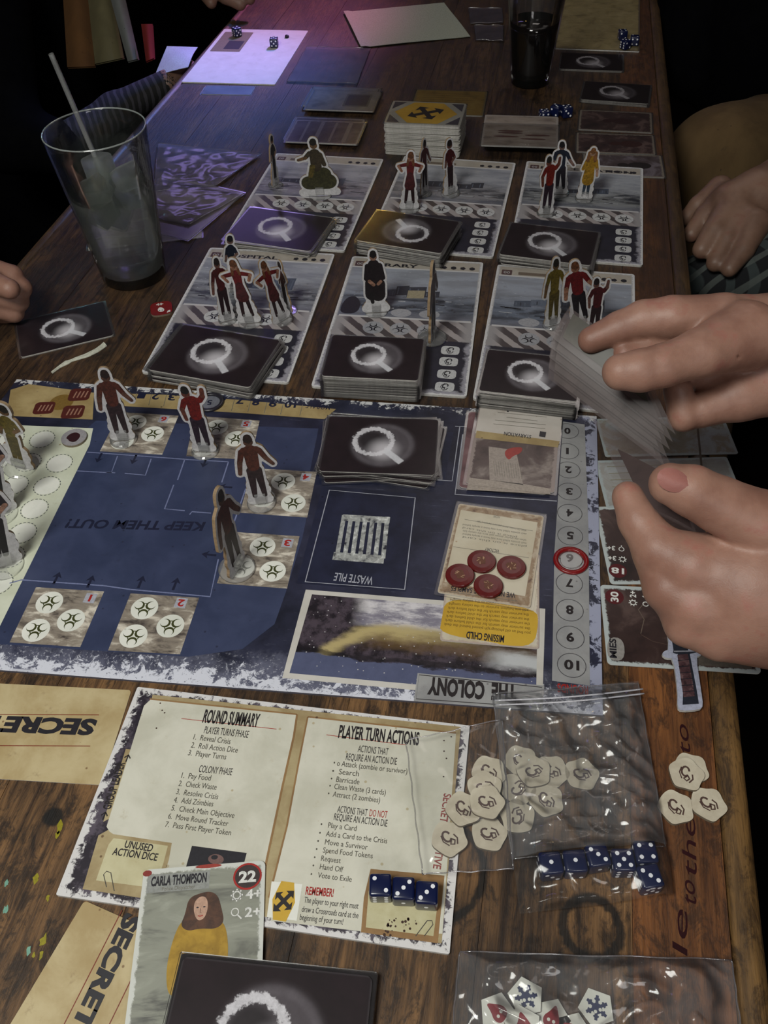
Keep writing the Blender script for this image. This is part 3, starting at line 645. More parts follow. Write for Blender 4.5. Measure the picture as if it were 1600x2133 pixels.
# crossroads mark
g.poly(z3([lo(q) for q in [(566, 1836), (630, 1842), (618, 1918), (556, 1910)]], z+.14), WHT)
YC = m_parch('yellow_print', srgb(186, 146, 40), srgb(206, 168, 58), srgb(140, 100, 30))
def xroads(g, c, r, zz, rot):
    f = lambda x, y: (c[0]+rot2(x*r, y*r, rot)[0], c[1]+rot2(x*r, y*r, rot)[1], zz)
    g.poly([f(x, y) for x, y in ((.35, -1), (.62, 0), (.35, 1), (-.35, 1), (-.62, 0), (-.35, -1))], YC)
def arrows4(g, c, r, zz, rot):
    for k, L in enumerate((.5, .42, .5, .42)):
        a = rot+k*math.pi/2; 
        pts = ((0, -.07), (L*.6, -.07), (L*.6, -.2), (L, 0), (L*.6, .2), (L*.6, .07), (0, .07))
        g.poly([(c[0]+rot2(x*r, y*r, a)[0], c[1]+rot2(x*r, y*r, a)[1], zz+k*.01) for x, y in pts], INKM)
cc = lo((591, 1877)); xroads(g, cc, 9.5, z+.18, SHT); arrows4(g, cc, 14, z+.22, SHT+math.pi/4+.15)
L = [  # text, baseline start, baseline end, cap height px, ink, weight
 ('ROUND SUMMARY', (421, 1504), (537, 1514), 25, 'k', .03), ('PLAYER TURNS PHASE', (424, 1527), (516, 1537), 14, 'k', .0),
 ('1.  Reveal Crisis', (402, 1540), (479, 1550), 11, 'g', 0), ('2.  Roll Action Dice', (397, 1557), (494, 1568), 11, 'g', 0), ('3.  Player Turns', (391, 1573), (470, 1582), 11, 'g', 0),
 ('COLONY PHASE', (413, 1608), (482, 1615), 14, 'k', 0),
 ('1.  Pay Food', (377, 1620), (438, 1626), 11, 'g', 0), ('2.  Check Waste', (371, 1637), (450, 1645), 11, 'g', 0), ('3.  Resolve Crisis', (366, 1654), (453, 1665), 11, 'g', 0),
 ('4.  Add Zombies', (361, 1671), (443, 1680), 11, 'g', 0), ('5.  Check Main Objective', (356, 1688), (487, 1704), 11, 'g', 0), ('6.  Move Round Tracker', (349, 1705), (474, 1721), 11, 'g', 0), ('7.  Pass First Player Token', (343, 1722), (480, 1740), 11, 'g', 0),
 ('UNUSED', (258, 1765), (316, 1774), 14, 'k', .02), ('ACTION DICE', (233, 1780), (326, 1793), 14, 'k', .02),
 ('PLAYER TURN ACTIONS', (704, 1536), (872, 1552), 25, 'k', .03), ('ACTIONS THAT', (745, 1566), (808, 1573), 14, 'k', 0), ('REQUIRE AN ACTION DIE', (720, 1583), (826, 1593), 14, 'k', 0),
 ('\u2022 o Attack (zombie or survivor)', (694, 1594), (848, 1612), 11, 'g', 0), ('\u2022  Search', (691, 1611), (747, 1617), 11, 'g', 0), ('\u2022  Barricade', (688, 1627), (748, 1634), 11, 'g', 0), ('\u2022  Clean Waste (3 cards)', (685, 1642), (803, 1656), 11, 'g', 0), ('\u2022  Attract (2 zombies)', (682, 1658), (791, 1672), 11, 'g', 0),
 ('ACTIONS THAT', (702, 1692), (764, 1700), 14, 'k', 0), ('DO NOT', (769, 1700), (806, 1704), 14, 'r', 0), ('REQUIRE AN ACTION DIE', (695, 1708), (806, 1722), 14, 'k', 0),
 ('\u2022   Play a Card', (667, 1722), (742, 1731), 11, 'g', 0), ('\u2022   Add a Card to the Crisis', (664, 1740), (806, 1757), 11, 'g', 0), ('\u2022   Move a Survivor', (660, 1757), (765, 1770), 11, 'g', 0), ('\u2022   Spend Food Tokens', (657, 1774), (776, 1788), 11, 'g', 0),
 ('\u2022   Request', (653, 1791), (709, 1798), 11, 'g', 0), ('\u2022   Hand Off', (650, 1808), (714, 1817), 11, 'g', 0), ('\u2022   Vote to Exile', (646, 1826), (732, 1837), 11, 'g', 0),
 ('REMEMBER!', (636, 1863), (694, 1868), 16, 'r', .02), ('The player to your right must', (633, 1880), (746, 1893), 12, 'k', 0), ('draw a Crossroads card at the', (628, 1899), (746, 1913), 12, 'k', 0), ('beginning of your turn!', (624, 1916), (714, 1926), 12, 'k', 0),
 ('SECRET OBJECTIVE', (925, 1656), (902, 1812), 16, 'r', .02), ('GROUP LEADER', (232, 1690), (263, 1592), 16, 'k', .03)]
ik = dict(k=INKM, g=flat(srgb(84, 80, 70), .5, 'small_print_ink'), r=REDM)
for s, a, b, cap, k, w in L: 
    if s == 'SECRET OBJECTIVE':
        text(g, s, P(*a), P(*b), 4.2, flat(srgb(150, 70, 64), .5, 'worn_red_ink'), z+.2, w)
    elif s == 'GROUP LEADER': text(g, s, P(*a), P(*b), 4.6, INKM, z+.2, w)
    else: textpx(g, s, a, b, cap, ik[k], z+.2, w)
for a, b in (((378, 1497), (576, 1519)), ((680, 1531), (845, 1552))): g.stroke([P(*a, z), P(*b, z)], .35, z+.2, REDM)
for q in ((217, 1700), (265, 1580)):
    c = lo(q); d = SHT+math.pi/2-.02; f = lambda x, y: (c[0]+rot2(x, y, d)[0], c[1]+rot2(x, y, d)[1])
    g.stroke([f(-2.2, 0), f(2, 0)], .7, z+.2, INKM); g.stroke([f(.2, 1.8), f(2.2, 0), f(.2, -1.8)], .7, z+.2, INKM)
for L_ in ([(222, 1848), (216, 1822), (222, 1815), (231, 1818), (238, 1856)], [(866, 1950), (890, 1918), (900, 1918), (902, 1926), (884, 1950)]): g.stroke([P(*q, z) for q in L_], .45, z+.2, ik['g'])
rr = random.Random(2)
for k in range(26):
    c = lo((rr.gauss(828, 16), rr.gauss(1925, 10))); r = rr.uniform(.2, .8); g.poly(z3(circ(c, r, 7), z+.2), flat(srgb(64, 38, 26), .5, 'spatter_ink'))
for q in ((334, 1465), (338, 1480), (326, 1517), (343, 1485), (940, 1535), (925, 1543), (925, 1565), (924, 1618), (930, 1580)): g.poly(z3(circ(lo(q), .5, 7), z+.2), flat(srgb(64, 38, 26), .5, 'spatter_ink'))
g.build('printed_artwork', sheet)
# ------------------------------------------------------------------ secret cards, woman card
SEC = m_parch('secret_card_print', srgb(168, 146, 102), srgb(194, 178, 138), srgb(112, 80, 48), None, None, sc=0.03)
def secret(name, label, fr, z0, tx, rules, cap):
    R = slab(name, label, 'card', fr, z0, .5, SEC, CARDWHITE, 'secret cards', r=2); g = G()
    for s, a, b in tx: text(g, s, P(*a, z0+.6), P(*b, z0+.6), cap, DK, z0+.6, .05, .08)
    for a, b in rules: g.stroke([P(*a, z0+.6), P(*b, z0+.6)], .5, z0+.58, flat(srgb(128, 48, 30), .5, 'rule_ink'))
    g.build('printed_artwork', R); return R
c, t, W, H = eframe((278, 1438), (-10, 1424), .5, .69); c = P(278, 1438, .5)[:2]; e = (P(0, 1424, .5)-P(278, 1438, .5))[:2]; e /= np.linalg.norm(e)
dn = (P(207, 1635, .5)-P(278, 1438, .5))[:2]; Hs = np.linalg.norm(dn); dn /= Hs; Ws = 91
cc_ = np.array(c)+e*Ws/2+dn*Hs/2
secret('secret_card', 'parchment SECRET card lying upside down beside the player sheet', (cc_, math.atan2(e[1], e[0])+math.pi, Ws, Hs), .15, [('SECRET', (204, 1500), (-26, 1492))], [((206, 1489), (-10, 1488)), ((188, 1554), (-10, 1553))], 10)
a, b = P(176, 1876, .5)[:2], P(22, 2133, .5)[:2]; e = (b-a)/np.linalg.norm(b-a); n = np.array([-e[1], e[0]]); W = 90; H = 62
secret('secret_card', 'parchment SECRET card poking out under the yellow coat woman card', (a+e*W/2+n*H/2, math.atan2(e[1], e[0]), W, H), .2, [('SECRET', (264, 1900), (148, 2140))], [((254, 1896), (120, 2160)), ((288, 2010), (215, 2160))], 8.5)
c, t, W, H = eframe((300, 1812), (553, 1792), 3.4, None, None, 88.)
WAR = m_art('grey_snow_print', (srgb(84, 84, 80), srgb(140, 142, 130), srgb(166, 168, 156)), srgb(204, 206, 200), W, 88, 3.0, 2.2, (0.4, 1.5))
wc = slab('survivor_card', 'card of a long haired woman in a yellow coat lying over the player sheet corner', 'card', (c, t, W, H), 2.9, .5, WAR, CARDWHITE, None, 3)
g = G(); hz = 0.56
f = lambda x, y: (x*W/63, 44-y)
g.poly([f(-29, 3)+(hz,), f(-29, 12)+(hz,), f(3, 12)+(hz,), f(3, 3)+(hz,)], flat(srgb(150, 152, 148), .5, 'plate_ink'))
text(g, 'CARLA THOMPSON', f(-27, 8.6), f(1.5, 8.6), 4.8, DK, hz+.05, .04); text(g, 'Police Dispatcher', f(-21, 11.4), f(-4, 11.4), 2.0, GREYM, hz+.05)
for c_, s_ in (((-31+1, 44-1.5), (6, 1.6)), ((4, 42.5), (8, 1.6))): pass
g.poly(z3(circ(f(22.5, 7.5), 7.4, 28, 6.8), hz+.04), REDM); g.poly(z3(circ(f(22.5, 7.5), 6.4, 28, 5.8), hz+.08), flat(srgb(60, 48, 48), .5, 'plate_ink'))
text(g, '22', f(18, 10.3), f(27, 10.3), 5.6, WHITEM, hz+.12, .04)
text(g, '4+', f(22, 18.6), f(30, 18.6), 4.6, WHITEM, hz+.12, .03); text(g, '2+', f(22, 27.3), f(30, 27.3), 4.6, WHITEM, hz+.12, .03)
g.stroke(circ(f(17.5, 16.5), 1.9, 14), .8, hz+.1, WHITEM, True)
for k in range(8): t_ = k*math.pi/4; a_ = f(17.5, 16.5); g.stroke([(a_[0]+2*math.cos(t_), a_[1]+2*math.sin(t_)), (a_[0]+3.1*math.cos(t_), a_[1]+3.1*math.sin(t_))], .8, hz+.1, WHITEM)
g.stroke(circ(f(17, 24.6), 1.8, 14), .5, hz+.1, WHITEM, True); g.stroke([f(18.3, 26), f(20.4, 28)], .7, hz+.1, WHITEM)
YEL2 = m_parch('yellow_coat_print', srgb(150, 116, 28), srgb(176, 140, 44), srgb(84, 60, 26), sc=.15); HAIR = m_parch('hair_print', srgb(62, 40, 30), srgb(92, 60, 42), srgb(30, 18, 16), sc=.2); SKN = flat(srgb(196, 158, 136), .5, 'face_ink')
def sm(pts, k=3):                              # smooth a closed outline
    p = np.array(pts, float)
    for _ in range(k): q = np.roll(p, -1, 0); p = np.stack([p*.75+q*.25, p*.25+q*.75], 1).reshape(-1, 2)
    return [tuple(a) for a in p]
FP = lambda pts: sm([f(*q) for q in pts])
g.poly(z3(FP([(-9.5, 26), (-13, 35), (-15, 48), (-13, 60), (-8, 60), (-9, 40), (-4, 34), (6, 34), (10, 44), (9, 56), (15, 50), (14, 34), (10, 27), (0, 24)]), hz+.04), YEL2)
g.poly(z3(FP([(-8, 30), (-8, 60), (10, 60), (10, 32), (6, 26), (-4, 26)]), hz+.06), YEL2)
g.poly(z3(FP([(-1, 14), (-7, 16), (-8, 24), (-10, 29), (-6, 32), (0, 31), (8, 32), (12, 29), (10, 22), (8, 16), (4, 13.5)]), hz+.08), HAIR)
g.poly(z3(FP([(-3.6, 17.5), (-4, 22), (-2.5, 26), (-.5, 27.6), (2.2, 26), (3.4, 21), (2.4, 16.6), (-.5, 15.4)]), hz+.1), SKN)
for q in ((-2, 21), (1.4, 20.9)): g.poly(z3(circ(f(*q), .65, 8, .35), hz+.14), DK)
g.stroke([f(-1.5, 25), f(-.3, 25.3), f(1, 24.9)], .45, hz+.14, REDM); g.stroke([f(-.3, 21.5), f(-.6, 23.4), f(.1, 23.6)], .25, hz+.14, HAIR)
g.poly(z3(circ(f(2, .7), 7, 12, 1), hz+.05), flat(srgb(160, 60, 50), .5, 'blood_ink')); g.poly(z3(circ(f(-29.5, 2), 2.4, 10, 1.6), hz+.05), flat(srgb(140, 50, 44), .5, 'blood_ink'))
g.build('printed_artwork', wc, local=True)
# ------------------------------------------------------------------ crisis card, objective card, missing child card
def sleevebox(R, W, H, z0=0.02, z1=.8, rim=2):
    g = G(); g.prism(rrect(-W/2-rim, W/2+rim, -H/2-rim, H/2+rim, 1), z0, z1, SLEEVE); g.build('sleeve', R, local=True)
fr = frame([(996, 838), (1172, 862), (1150, 1022), (974, 1010)], BZ+2); fr = (fr[0], fr[1], fr[2], fr[3])
CW, CH_ = fr[2], fr[3]
cr = slab('crisis_card', 'torn edged STARVATION card with a red stained grey picture on the navy board', 'card', fr, BZ+1.6, .5, m_art('grey_still_print', (srgb(58, 44, 44), srgb(88, 72, 70), srgb(150, 138, 132)), srgb(150, 136, 132), CW, CH_, 8., 2.5, sc=.03), CARDWHITE, None, 2)
g = G(); z = BZ+2.2; g.poly([P(*q, z) for q in [(1003, 838), (1022, 840), (1050, 843), (1100, 850), (1172, 861), (1166, 924), (1120, 918), (1000, 905), (990, 902)]], m_parch('torn_note_print', srgb(186, 178, 170), srgb(204, 198, 192), srgb(150, 130, 118)))
g.poly([P(*q, z+.05) for q in [(993, 897), (1166, 919), (1162, 932), (990, 912)]], TAN)
text(g, 'STARVATION', P(1106, 915), P(1050, 908), 4.2, DK, z+.1, .02)
for k in range(5): g.stroke([P(1040-k*3, 851+k*8, z), P(1140-k*1, 861+k*8, z)] if k != 2 else [P(1055, 869, z), P(1120, 877, z)], .5, z+.08, GREYM)
g.poly([P(*q, z+.1) for q in [(1125, 898), (1138, 900), (1136, 911), (1123, 909)]], DK); g.poly(z3(circ(P(1058, 857, z), .9, 8), z+.1), DK)
g.poly([P(*q, z+.02) for q in [(1018, 930), (1075, 938), (1090, 1010), (1020, 1000)]], flat(srgb(166, 154, 146), .5, 'paper_ink'))
g.poly([P(*q, z+.02) for q in [(978, 995), (1090, 1008), (1148, 1018), (1146, 1030), (972, 1020)]], flat(srgb(170, 158, 148), .5, 'paper_ink'))
g.poly([(a, b, z+.08) for a, b in sm([P(*q, z)[:2] for q in [(1050, 946), (1056, 934), (1090, 930), (1086, 944), (1068, 950), (1060, 960)]])], flat(srgb(160, 40, 30), .4, 'blood_ink'))
for k in range(12): g.stroke([P(1028+k*5, 960+k*.6, z), P(1032+k*5, 992+k*.5, z)], .25, z+.06, GREYM)
g.build('printed_artwork', cr); sleevebox(cr, CW, CH_, -.1, .95)
c, t, W, H = frame([(972, 848), (1160, 872), (1148, 1032), (962, 1020)], BZ+1)
mkc = lambda: card_proto('crisis_card', m_art('reddish_back_print', (srgb(70, 40, 44), srgb(110, 76, 80), srgb(150, 120, 122)), None, 1, 1, 3.), sleeve=True)
rr_ = mkc(); rr_.location = (c[0]*.001-.002, c[1]*.001, (BZ+.2)*.001); rr_.rotation_euler = (0, 0, t+math.pi/2+.03); rr_.scale = (H/92, W/67, 1); tag(rr_, 'pinkish sleeved card half hidden under the STARVATION card', 'card')
fr = frame([(945, 1145), (1137, 1150), (1110, 1358), (905, 1325)], BZ+1)
yc = slab('crossroads_card', 'yellow MISSING CHILD card showing below the token covered card', 'card', (fr[0], bt+.02, fr[2]*.99, fr[3]), BZ+.3, .5, m_art('cream_worn_print', (srgb(186, 172, 140), srgb(200, 190, 170), srgb(208, 200, 184)), srgb(176, 160, 150), fr[2], fr[3], 5., 1.5), CARDWHITE, None, 2)
g = G(); z = BZ+.86; g.poly(z3(sm([P(*q, z)[:2] for q in [(928, 1248), (1000, 1252), (1118, 1268), (1122, 1300), (1112, 1346), (1050, 1345), (1030, 1338), (915, 1320), (920, 1290)]], 2), z), YC)
text(g, 'MISSING CHILD', P(1050, 1330), P(972, 1321), 5.4, DK, z+.08, .03)
for k in range(7): text(g, random.Random(k).choice(['the survivor may search for the child before dark', 'you find an old photograph pinned behind the desk', 'add one helpless survivor to the colony tonight']), P(1105-k*1.0, 1322-k*9.5), P(925+k*2.0, 1303-k*8.5), 2.3, flat(srgb(110, 84, 30), .5, 'faint_ink'), z+.08)
g.build('printed_artwork', yc)
fr = frame([(955, 1045), (1133, 1078), (1105, 1262), (912, 1238)], BZ+2); oz = BZ+1.3
ob = slab('objective_card', 'sleeved brown edged objective card with four red tokens on it', 'card', fr, oz, .5, m_art('rusty_border_print', (srgb(104, 76, 58), srgb(150, 126, 100), srgb(180, 164, 144)), srgb(190, 176, 156), fr[2], fr[3], 9., 1.0, sc=.12), CARDWHITE, None, 2)
g = G(); z = oz+.56; g.poly([P(*q, z) for q in [(960, 1062), (1120, 1088), (1094, 1242), (926, 1212)]], m_parch('objective_page_print', srgb(190, 180, 158), srgb(206, 198, 180), srgb(160, 130, 96)))
text(g, 'HOPE', P(1041, 1083), P(1028, 1080), 2.6, GREYM, z+.08); text(g, 'VICTORY', P(1040, 1153), P(1010, 1148), 3.0, DK, z+.08, .01); text(g, 'WE NEED MORE SAMPLES', P(1073, 1243), P(940, 1228), 4.2, DK, z+.08, .02)
for k in range(6): text(g, ['when the tracker moves past zero the colony falls', 'each zombie killed here may leave a sample behind', 'place it on this card'][k % 3], P(1096-(k == 2)*20, 1112+k*6.5), P(964+(k == 0)*30, 1092+k*6.5), 1.9, GREYM, z+.08)
for a, b in (((1110, 1106), (968, 1082)), ((1102, 1162), (944, 1139)), ((1078, 1252), (930, 1232))): g.stroke([P(*a, z), P(*b, z)], .35, z+.08, GREYM)
g.build('printed_artwork', ob); sleevebox(ob, fr[2], fr[3], -.1, .95)
# ------------------------------------------------------------------ other flat things further up and right
def artcard(name, label, quad, z0, cols, border, seed, group=None, th=.5, st=(1, 1), sleeve=True, deco=None, cat='card', bw=2.0, sc=.05, W=None, H=None):
    fr = frame(quad, z0+th, W, H)
    R = slab(name, label, cat, fr, z0, th, m_art(name+'_print', cols, border, fr[2], fr[3], seed, bw, st, .2, sc), CARDWHITE, group, 2)
    if deco: g = G(); deco(g, fr[2], fr[3], th+.06); g.build('printed_artwork', R, local=True)
    if sleeve: sleevebox(R, fr[2], fr[3], -.08, th+.25, 1.8)
    return R
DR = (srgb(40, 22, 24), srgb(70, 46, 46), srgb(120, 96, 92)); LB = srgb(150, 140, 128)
def silh(cx, cy, h, col):
    def d(g, W, H, z):
        g.poly(z3(circ((cx*W, cy*H), h*.28, 14, h*.22), z), col); g.poly(z3(circ((cx*W+h*.75, cy*H), h*.55, 16, h*.34), z+.03), col)
    return d
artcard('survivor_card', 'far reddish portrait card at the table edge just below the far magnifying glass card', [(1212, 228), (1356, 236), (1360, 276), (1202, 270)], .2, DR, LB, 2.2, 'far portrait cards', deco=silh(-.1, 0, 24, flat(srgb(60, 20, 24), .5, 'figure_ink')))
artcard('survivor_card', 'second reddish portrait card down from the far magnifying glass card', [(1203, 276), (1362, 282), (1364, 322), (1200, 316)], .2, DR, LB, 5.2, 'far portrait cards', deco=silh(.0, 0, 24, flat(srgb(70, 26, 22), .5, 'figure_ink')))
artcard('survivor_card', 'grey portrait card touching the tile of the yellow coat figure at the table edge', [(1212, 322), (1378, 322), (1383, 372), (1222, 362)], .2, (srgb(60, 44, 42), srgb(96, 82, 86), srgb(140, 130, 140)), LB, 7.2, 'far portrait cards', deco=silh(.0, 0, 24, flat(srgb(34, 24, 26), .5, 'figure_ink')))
def lines(n, x0, x1, col, w=.5):
    def d(g, W, H, z):
        for k in range(n): y = H*(.36-.72*k/(n-1)); g.stroke([(W*x0, y), (W*(x1-random.Random(k).random()*.15), y)], w, z, col)
    return d
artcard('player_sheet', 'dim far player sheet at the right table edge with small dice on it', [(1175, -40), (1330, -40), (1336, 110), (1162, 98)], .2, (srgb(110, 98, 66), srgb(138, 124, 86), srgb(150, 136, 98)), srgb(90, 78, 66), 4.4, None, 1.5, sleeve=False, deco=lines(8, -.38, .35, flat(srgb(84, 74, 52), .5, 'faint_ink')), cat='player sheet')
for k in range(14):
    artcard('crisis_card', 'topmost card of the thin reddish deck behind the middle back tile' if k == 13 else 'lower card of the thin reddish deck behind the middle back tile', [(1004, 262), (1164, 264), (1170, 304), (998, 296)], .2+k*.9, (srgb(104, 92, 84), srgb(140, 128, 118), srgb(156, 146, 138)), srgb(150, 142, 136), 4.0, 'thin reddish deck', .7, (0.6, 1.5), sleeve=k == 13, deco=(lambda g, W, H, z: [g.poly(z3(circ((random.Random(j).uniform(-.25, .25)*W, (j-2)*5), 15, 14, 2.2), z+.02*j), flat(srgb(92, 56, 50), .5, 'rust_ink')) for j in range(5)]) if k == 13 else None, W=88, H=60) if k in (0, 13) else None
# remaining cards of that deck share the lowest card's meshes
low = [o for o in COL.objects if o.get('group') == 'thin reddish deck'][0]
for k in range(1, 13): copy_tree(low, (low.location.x*1000+random.uniform(-.8, .8), low.location.y*1000+random.uniform(-.8, .8), .2+k*.9), low.rotation_euler.z+random.uniform(-.01, .01))
# crossroads deck
fr = frame([(822, 212), (976, 220), (962, 262), (790, 256)], 36, 88, 62)
CRW = m_parch('white_card_print', srgb(150, 148, 140), srgb(168, 166, 158), srgb(120, 112, 96))
def xart(g, W, H, z):
    g.poly(z3([(-W*.42, 0), (-W*.2, H*.46), (W*.2, H*.46), (W*.42, 0), (W*.2, -H*.46), (-W*.2, -H*.46)], z), YC); arrows4(g, (0, 0), 46, z+.05, .5)
    for sx in (-1, 1):
        for sy in (-1, 1): g.poly(z3([(sx*W*.47, sy*H*.46), (sx*W*.3, sy*H*.46), (sx*W*.47, sy*H*.12)][::sx*sy], z), flat(srgb(70, 66, 78), .5, 'corner_ink'))
lowc = card_proto('crossroads_card', CRW, 88, 62, False, .75); lowc.location = (fr[0][0]*.001, fr[0][1]*.001, .0002); lowc.rotation_euler = (0, 0, fr[1]); lc = 'pale card inside the thick crossroads deck'; tag(lowc, lc, 'card', 'thick crossroads deck')
for k in range(1, 40): copy_tree(lowc, (fr[0][0]+random.uniform(-.9, .9), fr[0][1]+random.uniform(-.9, .9), .2+k*.9), fr[1]+random.uniform(-.012, .012))
topc = card_proto('crossroads_card', CRW, 88, 62, True, .75, 1.5, xart); topc.location = (fr[0][0]*.001, fr[0][1]*.001, .0362); topc.rotation_euler = (0, 0, fr[1]); tag(topc, 'yellow crossroads card with black arrows topping the thick deck', 'card', 'thick crossroads deck')
artcard('crossroads_card', 'loose yellow card with fine print behind the thick crossroads deck', [(862, 187), (1011, 190), (1010, 242), (860, 236)], .2, (srgb(112, 88, 34), srgb(140, 112, 48), srgb(150, 124, 60)), srgb(120, 104, 66), 3.3, None, .6, deco=lines(9, -.4, .4, flat(srgb(90, 72, 34), .5, 'faint_ink'), .6))
# left stacks of frosted cards
def framed(g, W, H, z): 
    g.poly(z3(rrect(W*.02, W*.4, -H*.3, H*.34, 1), z), flat(srgb(90, 88, 80), .5, 'frame_ink')); g.poly(z3(rrect(W*.05, W*.37, -H*.24, H*.28, 1), z+.05), flat(srgb(50, 46, 46), .5, 'photo_ink'))
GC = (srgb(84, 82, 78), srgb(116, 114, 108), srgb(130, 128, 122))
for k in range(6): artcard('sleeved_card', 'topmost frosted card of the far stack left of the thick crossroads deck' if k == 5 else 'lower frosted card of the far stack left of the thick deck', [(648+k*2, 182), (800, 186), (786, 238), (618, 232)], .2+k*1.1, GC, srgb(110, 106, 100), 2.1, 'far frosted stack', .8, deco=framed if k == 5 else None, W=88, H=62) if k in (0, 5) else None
low = [o for o in COL.objects if o.get('group') == 'far frosted stack'][0]
for k in range(1, 5): copy_tree(low, (low.location.x*1000+random.uniform(-3, 3), low.location.y*1000+random.uniform(-3, 3), .2+k*1.1), low.rotation_euler.z+random.uniform(-.03, .03))
def stripes(g, W, H, z):
    for k in range(4): g.stroke([(-W*.3+k*W*.2, -H*.44), (-W*.3+k*W*.2, H*.44)], 5 if k % 2 else 3, z, flat(srgb(118, 110, 116), .5, 'stripe_ink'))
for k in range(5): artcard('sleeved_card', 'topmost striped frosted card of the stack behind the thin standing figure' if k == 4 else 'lower card of the striped frosted stack behind the thin standing figure', [(618, 248), (770, 252), (744, 304), (585, 296)], .2+k*1.1, (srgb(52, 44, 52), srgb(74, 64, 74), srgb(92, 82, 92)), srgb(130, 124, 130), 6.1, 'near frosted stack', .8, deco=stripes if k == 4 else None, W=88, H=62) if k in (0, 4) else None
low = [o for o in COL.objects if o.get('group') == 'near frosted stack'][0]
for k in range(1, 4): copy_tree(low, (low.location.x*1000+random.uniform(-1, 1), low.location.y*1000+random.uniform(-1, 1), .2+k*1.1), low.rotation_euler.z)
# napkin
c, t, W, H = frame([(716, 26), (935, 6), (980, 76), (752, 100)], 1.5)
g = G(); n = 24; NAP = flat(srgb(172, 176, 160), .8, 'napkin_paper')
q = [P(*p, 1.5) for p in [(716, 26), (925, 6), (980, 76), (752, 100)]]
vs = []
for i in range(n+1):
    for j in range(n+1):
        u, v = i/n, j/n; p = (q[0]*(1-u)+q[1]*u)*(1-v)+(q[3]*(1-u)+q[2]*u)*v; p = p+np.array([0, 0, 0.6+1.1*math.sin(u*5+v*3)*math.sin(v*4)*.6+(1.6 if u < .06 else 0)]); vs.append(p)
fs = [[i*(n+1)+j, i*(n+1)+j+1, (i+1)*(n+1)+j+1, (i+1)*(n+1)+j] for i in range(n) for j in range(n)]
g.add(vs, fs, NAP); g.add([v-np.array([0, 0, .5]) for v in vs], [f[::-1] for f in fs], NAP); o = g.build('napkin', smooth=True); tag(o, 'pale unfolded paper napkin lying at the far end of the table', 'napkin')
# far left sheet with pink and blue light on it
fsq = [(466, 62), (646, 62), (568, 178), (380, 168)]
def fsd(g, W, H, z):
    g.poly(z3(rrect(-W*.46, -W*.12, H*.05, H*.44, 2), z), flat(srgb(120, 106, 84), .5, 'panel_ink')); g.poly(z3(rrect(-W*.33, -W*.15, H*.1, H*.26, 1), z+.05), DK)
fs_ = artcard('player_sheet', 'far left player sheet catching pink and blue light, hanging near the table edge', fsq, .2, (srgb(196, 192, 184), srgb(206, 202, 196), srgb(212, 208, 202)), None, 1.0, None, 1.6, sleeve=False, deco=fsd, cat='player sheet')
artcard('sleeved_card', 'blank plastic sleeved card peeking out below the far left player sheet', [(430, 178), (530, 180), (522, 197), (420, 196)], .2, (srgb(100, 100, 110), srgb(120, 118, 130), srgb(130, 130, 140)), None, 1.5, None, .6)
# right hand survivor cards under the hands
def surv(name, label, quad, z0, num, n1, n2, rot, npos, seed, cols, kn=None):
    fr = frame(quad, z0+.5); R = slab(name, label, 'card', fr, z0, .5, m_art('dark_portrait_print', cols, srgb(178, 186, 186), fr[2], fr[3], seed, 2.6, (1, 1), .1, .03), CARDWHITE, 'survivor cards by the hands', 3); g = G(); z = z0+.56
    c = P(*npos, z)[:2]; g.poly(z3(circ(c, 6, 24), z), flat(srgb(84, 20, 26), .5, 'blood_ink')); e = np.array([math.cos(rot), math.sin(rot)]); n = np.array([-e[1], e[0]])
    text(g, num, c-e*4.2-n*2.4, c+e*4.2-n*2.4, 5, WHITEM, z+.05, .03)
    for k, s in enumerate((n1, n2)):
        c2 = c+(n*0 if 0 else 0)+kn[k]; text(g, s, c2-e*1.8-n*2, c2+e*3.6-n*2, 4, WHITEM, z+.05, .03); c3 = c2-e*6; g.stroke(circ(c3, 1.7, 12), .6, z+.05, WHITEM, True)
        if k: g.stroke([c3-n*1.4, c3-n*3.4], .7, z+.05, WHITEM)
        else:
            for j in range(8): t_ = j*math.pi/4; g.stroke([c3+1.9*np.array([math.cos(t_), math.sin(t_)]), c3+2.8*np.array([math.cos(t_), math.sin(t_)])], .6, z+.05, WHITEM)
    g.build('printed_artwork', R); return R
up = lambda a, b: (P(*b)-P(*a))[:2]
DC = (srgb(30, 20, 20), srgb(54, 38, 36), srgb(84, 66, 62))
s30 = surv('survivor_card', 'dark portrait card numbered 30 partly covered by the lower hand and knife cutout', [(1256, 1218), (1560, 1236), (1572, 1402), (1258, 1384)], .9, '30', '2+', '4+', math.pi/2-.2, (1280, 1243), 4.4, DC, [up((1280, 1243), (1318, 1240)), up((1280, 1243), (1344, 1243))])
g = G(); z = 1.5; g.poly(z3(sm([P(*q, z)[:2] for q in [(1266, 1326), (1300, 1330), (1302, 1378), (1264, 1374)]], 2), z), flat(srgb(150, 146, 142), .5, 'plate_ink')); text(g, 'MIES', P(1284, 1374), P(1282, 1334), 4.2, DK, z+.06, .03)
g.stroke([P(*q, z) for q in [(1335, 1320), (1342, 1290), (1330, 1270), (1348, 1250), (1362, 1246)]], .5, z, flat(srgb(110, 96, 84), .5, 'hair_line_ink')); g.stroke([P(*q, z) for q in [(1336, 1322), (1360, 1336), (1400, 1345)]], .4, z, flat(srgb(90, 70, 62), .5, 'hair_line_ink')); g.build('nameplate_print', s30)
g = G(); g.poly([P(*q, 1.54) for q in [(1440, 1350), (1568, 1362), (1566, 1394), (1440, 1384)]], flat(srgb(96, 88, 80), .6, 'table_print')); g.build('lower_print', s30)
